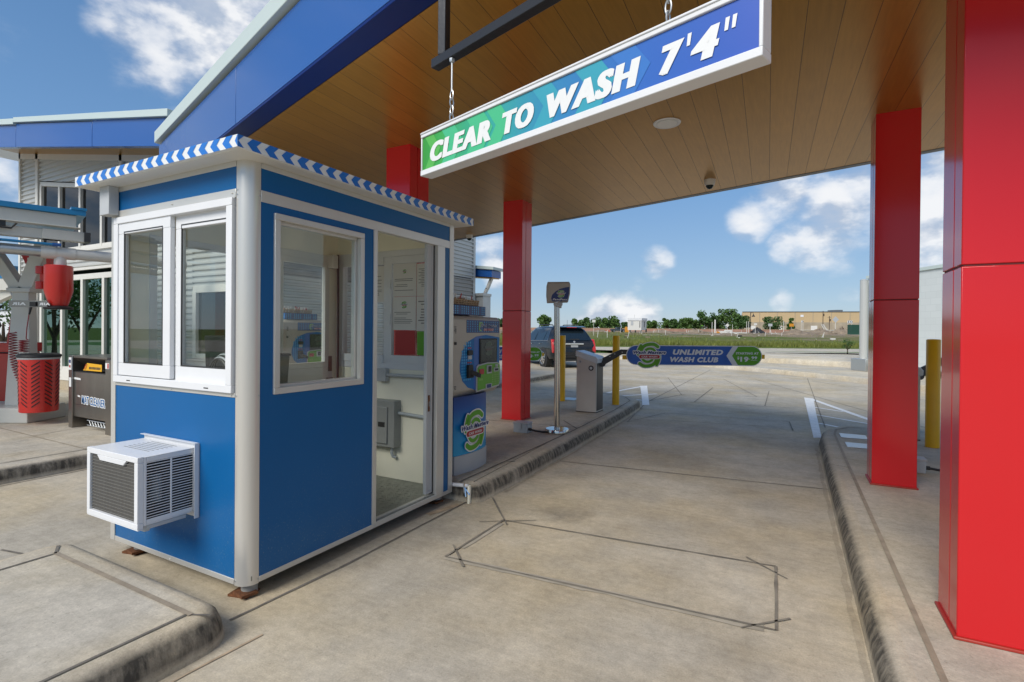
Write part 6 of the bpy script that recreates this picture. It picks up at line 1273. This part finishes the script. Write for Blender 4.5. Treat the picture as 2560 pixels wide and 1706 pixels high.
tl = [(1248, 10, 803, 'dark tree just visible between the pay station and the red column'), (1363, 14, 799, 'round tree showing above the roof of the black car'),
      (1446, 13, 803, 'first tree right of the black car, with a ragged top'), (1470, 14, 806, 'second tree right of the black car, low and broad'), (1500, 18, 806, 'broad tree in the row left of the dark pickup'), (1535, 17, 803, 'tallest rounded tree of the row, right behind the dark pickup'), (1562, 9, 815, 'low tree squeezed behind the left end of the white site office'),
      (1631, 10, 811, 'small lone tree right of the white site office'), (1667, 9, 803, 'narrow pointed tree above the gate arm emblem'), (1686, 13, 809, 'low bushy tree right of the narrow pointed one'), (1714, 15, 807, 'mid-height bushy tree above the blue part of the gate arm'), (1740, 13, 807, 'bushy tree touching the left side of the tall dark clump'),
      (1768, 22, 791, 'tall broad tree, left member of the dark clump beside the warehouse'), (1797, 16, 797, 'lower tree filling the middle of the dark clump beside the warehouse'), (1821, 26, 787, 'largest tree of the dark clump, nearly reaching the warehouse corner'), (1852, 17, 796, 'tree overlapping the left corner of the tan warehouse'), (1976, 6, 806, 'thin dark tree against the middle of the warehouse')]
for i, (u, hw, v, lb) in enumerate(tl):
    d = 214 + (i % 3) * 3; p = at(u, 824, d); p.z = fz(d); tree(p, (at(u, v, d).z - p.z) * R.uniform(1.05, 1.25), hw * 2 * d / 1303 * R.uniform(1.3, 1.6), lb, 40 + i, 'leaf' if i % 3 else 'leaf2', n=1700, leaf=.95, trunk=.03)
p = at(1930, 822, 240); p.z = fz(240); tree(p, at(1930, 799, 240).z - p.z, 10.5, 'wide dark bush in front of the warehouse wall', 90, 'leaf2', n=1500, leaf=.9, trunk=.04)
for i, (u0, wpx) in enumerate(((1585, 22), (1650, 20), (1605, 16), (1735, 12))):
    p = at(u0, 820, 330); p.z = fz(330); tree(p, 5.0, wpx * 1.2, ['hazy low tree line piece left of the small lone tree', 'hazy low tree line piece right of the small lone tree', 'faint far tree above the white site office roof', 'faint far tree between two bushy trees above the gate arm'][i], 120 + i, 'leaf', n=800, leaf=1.2, trunk=.03)
p = at(2119, 890, 31.5); p.z = .34; tree(p, .85, .85, 'small young shrub at the end of the thin grass strip near the gray pipe', 131, 'leaf2', n=420, leaf=.075, trunk=.2, group=None, name='bush')
p = at(8, 830, 22); p.z = .1; tree(p, 3.0, 2.6, 'small yellowish green tree behind the red cabinet at the left edge', 132, 'leaf', n=700, leaf=.16, trunk=.25, group=None)
tree((-30.5, -2.2, 0), 5.0, 3.6, 'leafy street tree standing across the lot, reflected in the shop windows', 133, 'leaf', n=1600, leaf=.2, trunk=.25, group=None)
tree((-27.5, .1, 0), 4.6, 2.6, 'slim street tree nearer the shop, reflected in the shop windows', 134, 'leaf', n=1100, leaf=.18, trunk=.25, group=None)
sheet('far_lawn', [(-60, -16), (-26, -16), (-23.5, 1.2), (-60, 9)], .02, 'lawn')
t = thing('white_wall', 'low white wall behind the small tree at the left edge', 'wall', at(25, 830, 34)); b = MB(); p = at(-60, 835, 34); q = at(60, 835, 34); p.z = q.z = .02; b.obox(p, q - p, FW * .3, V(0, 0, at(20, 785, 34).z)); b.build('masonry', 'white', t, smooth=0); b = MB(); b.obox(p - FW * .05 + V(0, 0, at(20, 785, 34).z + .001), q - p, FW * .4, V(0, 0, .08)); b.build('coping', 'graytrim', t, smooth=0)

def signpost(u, v0, vb, d, label, kind='post', w=.1, hh=.5, m='offwhite', face=None, grp='sign posts in the field', cat='sign post', two=0):
    g = at(u, vb, d); zb = fz(d) - .2; zt = at(u, v0, d).z; t = thing('sign_post' if kind != 'lamp' else 'street_lamp', label, cat, (g.x, g.y, fz(d)), 0, grp if kind != 'lamp' else None); b = MB()
    xs = [0] if not two else [-two / 2, two / 2]
    for s in xs: b.tube([V(g.x, g.y, zb) + RT * s, V(g.x, g.y, zt) + RT * s], w / 2 if kind != 'lamp' else [.09, .05][0], 8)
    b.build('post', m, t)
    c = V(g.x, g.y, zt) - FW * .12
    if kind == 'diamond': b = MB(); b.prism([(0, -hh), (hh, 0), (0, hh), (-hh, 0)], c + V(0, 0, -hh * .2), RT, V(0, 0, 1), FW * .03); b.build('sign_plate', face, t, smooth=0)
    if kind == 'plate': b = MB(); b.prism([(-w * 2 - hh * .35, -hh), (w * 2 + hh * .35, -hh), (w * 2 + hh * .35, 0), (-w * 2 - hh * .35, 0)], c, RT, V(0, 0, 1), FW * .03); b.build('sign_plate', face, t, smooth=0)
    if kind == 'chevron':
        nch, cw = w_ch; W_ = nch * cw; b = MB(); b.prism([(-W_ / 2, -hh), (W_ / 2, -hh), (W_ / 2, 0), (-W_ / 2, 0)], c, RT, V(0, 0, 1), FW * .03); pl = b.build('sign_plate', 'whitep', t, smooth=0); b = MB()
        for i in range(nch):
            s = -W_ / 2 + i * cw + .06
            for za, zb_ in ((0, -hh / 2), (-hh, -hh / 2)):
                pts = [c - FW * .01 + RT * x + V(0, 0, z) for x, z in ((s, za * .92 - .03 * hh), (s + cw * .42, za * .92 - .03 * hh), (s + cw * .85, zb_), (s + cw * .43, zb_))]
                b.poly(pts if za == -hh else pts[::-1])
        b.build('chevron_print', 'dark', pl, smooth=0)
    if kind == 'lamp':
        b = MB(); b.tube([c + V(0, 0, -.6) + FW * .12, c + FW * .12 + V(0, 0, .05) + RT * .25, c + FW * .12 + RT * .75 + V(0, 0, -.05), c + FW * .12 + RT * .85 + V(0, 0, -.5)], .05, 8); cc = c + FW * .12 + RT * .85; b.lathe((cc.x, cc.y, cc.z - 1.3), [(.48, 0), (.40, .25), (.16, .5), (.1, .85)], 16); b.build('lamp_head', 'black', t)
    return t
signpost(1876, 788, 835, 160, 'tall black street lamp with a bell head in front of the warehouse corner', 'lamp', .2, m='black', cat='street lamp')
signpost(1484, 806, 840, 88, 'thin white post with a small tag left of the dark pickup', 'plate', .06, .45, face='offwhite')
signpost(1780, 812, 836, 130, 'plain white post left of the edge-on white sign', w=.12); signpost(1787.5, 806, 838, 125, 'wide white sign seen edge-on right of the plain white post', w=.30); signpost(1755, 820, 832, 150, 'thin gray post carrying a small green street name sign', 'plate', .09, .25, m='gray', face='green')
signpost(1818, 819, 829, 150, 'small white diamond sign on a short post left of the street lamp', 'diamond', .1, .55, face='offwhite'); signpost(1831, 818, 831, 150, 'short pale stake right of the white diamond sign'); signpost(1869, 810, 836, 130, 'pair of slim pale posts just left of the street lamp', w=.11, two=.5)
signpost(1888, 815, 834, 140, 'post with a small white square sign right of the street lamp', 'plate', .12, .5, face='offwhite'); signpost(1925, 816, 836, 130, 'post with a gray square sign in front of the wide dark bush', 'plate', .14, .65, face='graylt'); signpost(1959, 809, 835, 135, 'bare pale post right of the wide dark bush', w=.12)
signpost(1978, 816, 834, 135, 'orange work sign on a short gray post', 'plate', .16, .75, m='gray', face='orange'); signpost(2088, 804, 833, 150, 'gray back of a diamond sign on a tall white post', 'diamond', .13, .95, face='graylt')
w_ch = (2, .28); signpost(2005, 808, 835, 135, 'narrow black and white curve sign with two chevrons on twin posts', 'chevron', .09, .55, two=.45)
w_ch = (3, .44); signpost(2124, 808, 834, 135, 'wide black and white sign with three chevrons near the gray pipe', 'chevron', .1, .72, two=1.0)
signpost(1312, 801, 826, 210, 'distant thin mast right behind the red column', w=.15, m='gray')
for u, v0, vb, lb in ((2057, 784, 818, 'tall thin dark utility pole before the warehouse'), (2073, 797, 818, 'shorter dark utility pole right of the tall one before the warehouse')):
    g = at(u, vb, 255); zt = at(u, v0, 255).z; b = MB(); b.tube([V(g.x, g.y, fz(255) - .3), V(g.x, g.y, zt)], .16, 8); b.beam(V(g.x, g.y, zt - .6) - RT * .9, V(g.x, g.y, zt - .6) + RT * .9, .15, .15); b.lathe((g.x + .3, g.y - .3, zt - 2.6), [(.3, 0), (.3, 1.2)], 12); tag(b.build('utility_pole', 'bark'), lb, 'utility pole', 'utility poles by the warehouse')
g = at(2137, 843, 112); t = thing('utility_box', 'dark green utility cabinet beside the gray pipe across the field', 'utility cabinet', (g.x, g.y, fz(112))); b = MB(); b.obox(V(g.x, g.y, fz(112) - .1) - RT * .85, RT * 1.9, FW * 1.2, V(0, 0, 2.3)); b.build('cabinet', 'utilg', t, bevel=.04); b = MB(); b.obox(V(g.x, g.y, fz(112) - .2) - RT * 1.2 - FW * .3, RT * 2.6, FW * 2, V(0, 0, .25)); b.build('pad', 'offwhite', t)
t = thing('ladder_frame', 'white frame leaning in the construction field before the warehouse', 'frame', (at(2062, 834, 140).x, at(2062, 834, 140).y, fz(140))); b = MB()
for u0, u1 in ((2053, 2066), (2058, 2072)): p, q = at(u0, 818, 140), at(u1, 834, 140); q.z = fz(140); b.beam(p, q, .14, .14, FW)
for k in range(5): p, q = at(2054 + k * 2.5, 819 + k * 3, 140), at(2060 + k * 2.5, 819 + k * 3, 140); b.beam(p, q, .1, .1, FW)
b.build('frame', 'offwhite', t)
def mound(u, d, w, h, label, m='dirt', seed=1, name='dirt_pile'):
    rr = random.Random(seed); g = at(u, 830, d); b = MB(); n, rings = 26, 7; z0 = fz(d) - .25; vs = []; fs = []
    for i in range(rings):
        f = i / (rings - 1)
        for k in range(n): a = 2 * pi * k / n; r = (1 - f) ** .8 * (1 + .22 * rr.uniform(-1, 1)); vs.append(V(g.x, g.y, z0) + RT * (cos(a) * w / 2 * r) + FW * (sin(a) * w * .28 * r) + V(0, 0, (h * 1.4 + .25) * f * (1 + .25 * rr.uniform(-1, 1) * (0 < f))))
    for i in range(rings - 1):
        for k in range(n): fs.append((i * n + k, i * n + (k + 1) % n, (i + 1) * n + (k + 1) % n, (i + 1) * n + k))
    b.add(vs, fs); return tag(b.build(name, m, None, smooth=60), label, 'dirt pile', 'dirt piles in the field')
mound(1990, 105, 9, .75, 'broad low dirt pile right of the grass below the orange work sign', seed=3); mound(2050, 112, 8, .8, 'dirt pile under the leaning white frame', seed=4); mound(2105, 122, 7, 1.15, 'tallest dirt pile, left of the green utility cabinet', seed=5); mound(1740, 150, 8, .8, 'dark dirt heap left of the edge-on white sign', seed=6); mound(1655, 140, 9, .55, 'low dirt heap right of the white site office', seed=8); mound(1893, 150, 6, 1.1, 'black pile of material right of the street lamp', 'dark', 7); mound(1500, 150, 8, .5, 'low dirt heap left of the dark pickup', seed=9)
g = at(1793, 834, 140); t = thing('barrier_stack', 'orange and cream stacked barriers in the field left of the street lamp', 'barrier', (g.x, g.y, fz(140))); b = MB(); b.obox(V(g.x, g.y, fz(140) - .1) - RT * .7, RT * 1.4, FW * .6, V(0, 0, .6)); b.build('orange_part', 'orange', t, bevel=.05); b = MB(); b.obox(V(g.x, g.y, fz(142) - .1) + RT * 1.0 + FW * 1, RT * 2.8, FW * .8, V(0, 0, .75)); b.obox(V(g.x, g.y, fz(142) - .1) + RT * 2.6 + FW * 1, RT * 1.8, FW * .8, V(0, 0, 1.05)); b.obox(V(g.x, g.y, fz(142) - .1) + RT * 1.2 + FW * 2, RT * 7.8, FW * .8, V(0, 0, .4)); b.build('cream_part', 'offwhite', t, bevel=.05)
g = at(1567, 832, 140); t = thing('orange_skip', 'orange container between the dark pickup and the site office', 'container', (g.x, g.y, fz(140))); b = MB(); b.prism([(-.4, 0), (.75, 0), (.65, 1.2), (-.1, 1.7), (-.4, 1.5)], V(g.x, g.y, fz(140) - .1), RT, V(0, 0, 1), FW * .8); b.build('body', 'orange', t)
b = MB(); p = at(1520, 832, 170); b.obox(V(p.x, p.y, fz(170) - .1) - RT * 1.4, RT * 2.2, FW * .5, V(0, 0, .8)); tag(b.build('barrier', mat('barrier_red', (.45, .12, .07), .6), bevel=.05), 'red orange plastic barrier left of the dark pickup', 'barrier')
b = MB(); b.tube([at(u, v, d) * 1 for u, v, d in ((1606, 842.5, 92), (1650, 842.4, 92), (1690, 841, 94), (1725, 839.5, 98), (1765, 840, 100), (1800, 841, 100))], .045, 6); o = b.build('silt_sock', 'offwhite'); tag(o, 'long pale erosion tube lying across the field', 'erosion tube')
for v in o.data.vertices: v.co.z = fz(Vector((v.co.x, v.co.y, 0)).dot(FW)) + (.05 if v.index % 2 else .12)
rr = random.Random(5); b = MB()
for i in range(170):
    d = rr.uniform(75, 150); l = rr.uniform(-2, 85); x, y = fl(d, l); z = fz(d)
    if rr.random() < .3: b.beam(V(x, y, z), V(x + rr.uniform(-.3, .3), y, z + rr.uniform(.5, 1.1)), .06, .06, FW, 0)
    else: s = rr.uniform(.08, .35); b.obox(V(x, y, z), RT * s * 2, FW * s, V(0, 0, s * .7), rr.choice((0, 1, 1, 2)))
b.build('rubble', ['offwhite', 'dirt', 'dark'], kind='stuff', smooth=0)
# twigs of low weeds further out
b = MB()
for i in range(6000):
    d = rr.uniform(62, 128); l = rr.uniform(-20, 90)
    if sin(l * .35) + sin(d * .3 + l * .11) < -.2 or (l > 30 and d > 72 and rr.random() < .8): continue
    x, y = fl(d, l); a = rr.uniform(0, 2 * pi); dx, dy = cos(a) * .06, sin(a) * .06; h = rr.uniform(.12, .45); b.add([(x - dx, y - dy, fz(d) - .05), (x + dx, y + dy, fz(d) - .05), (x + rr.gauss(0, .1), y + rr.gauss(0, .1), fz(d) + h)], [(0, 1, 2)])
b.build('weeds', 'blade', kind='stuff', smooth=0)
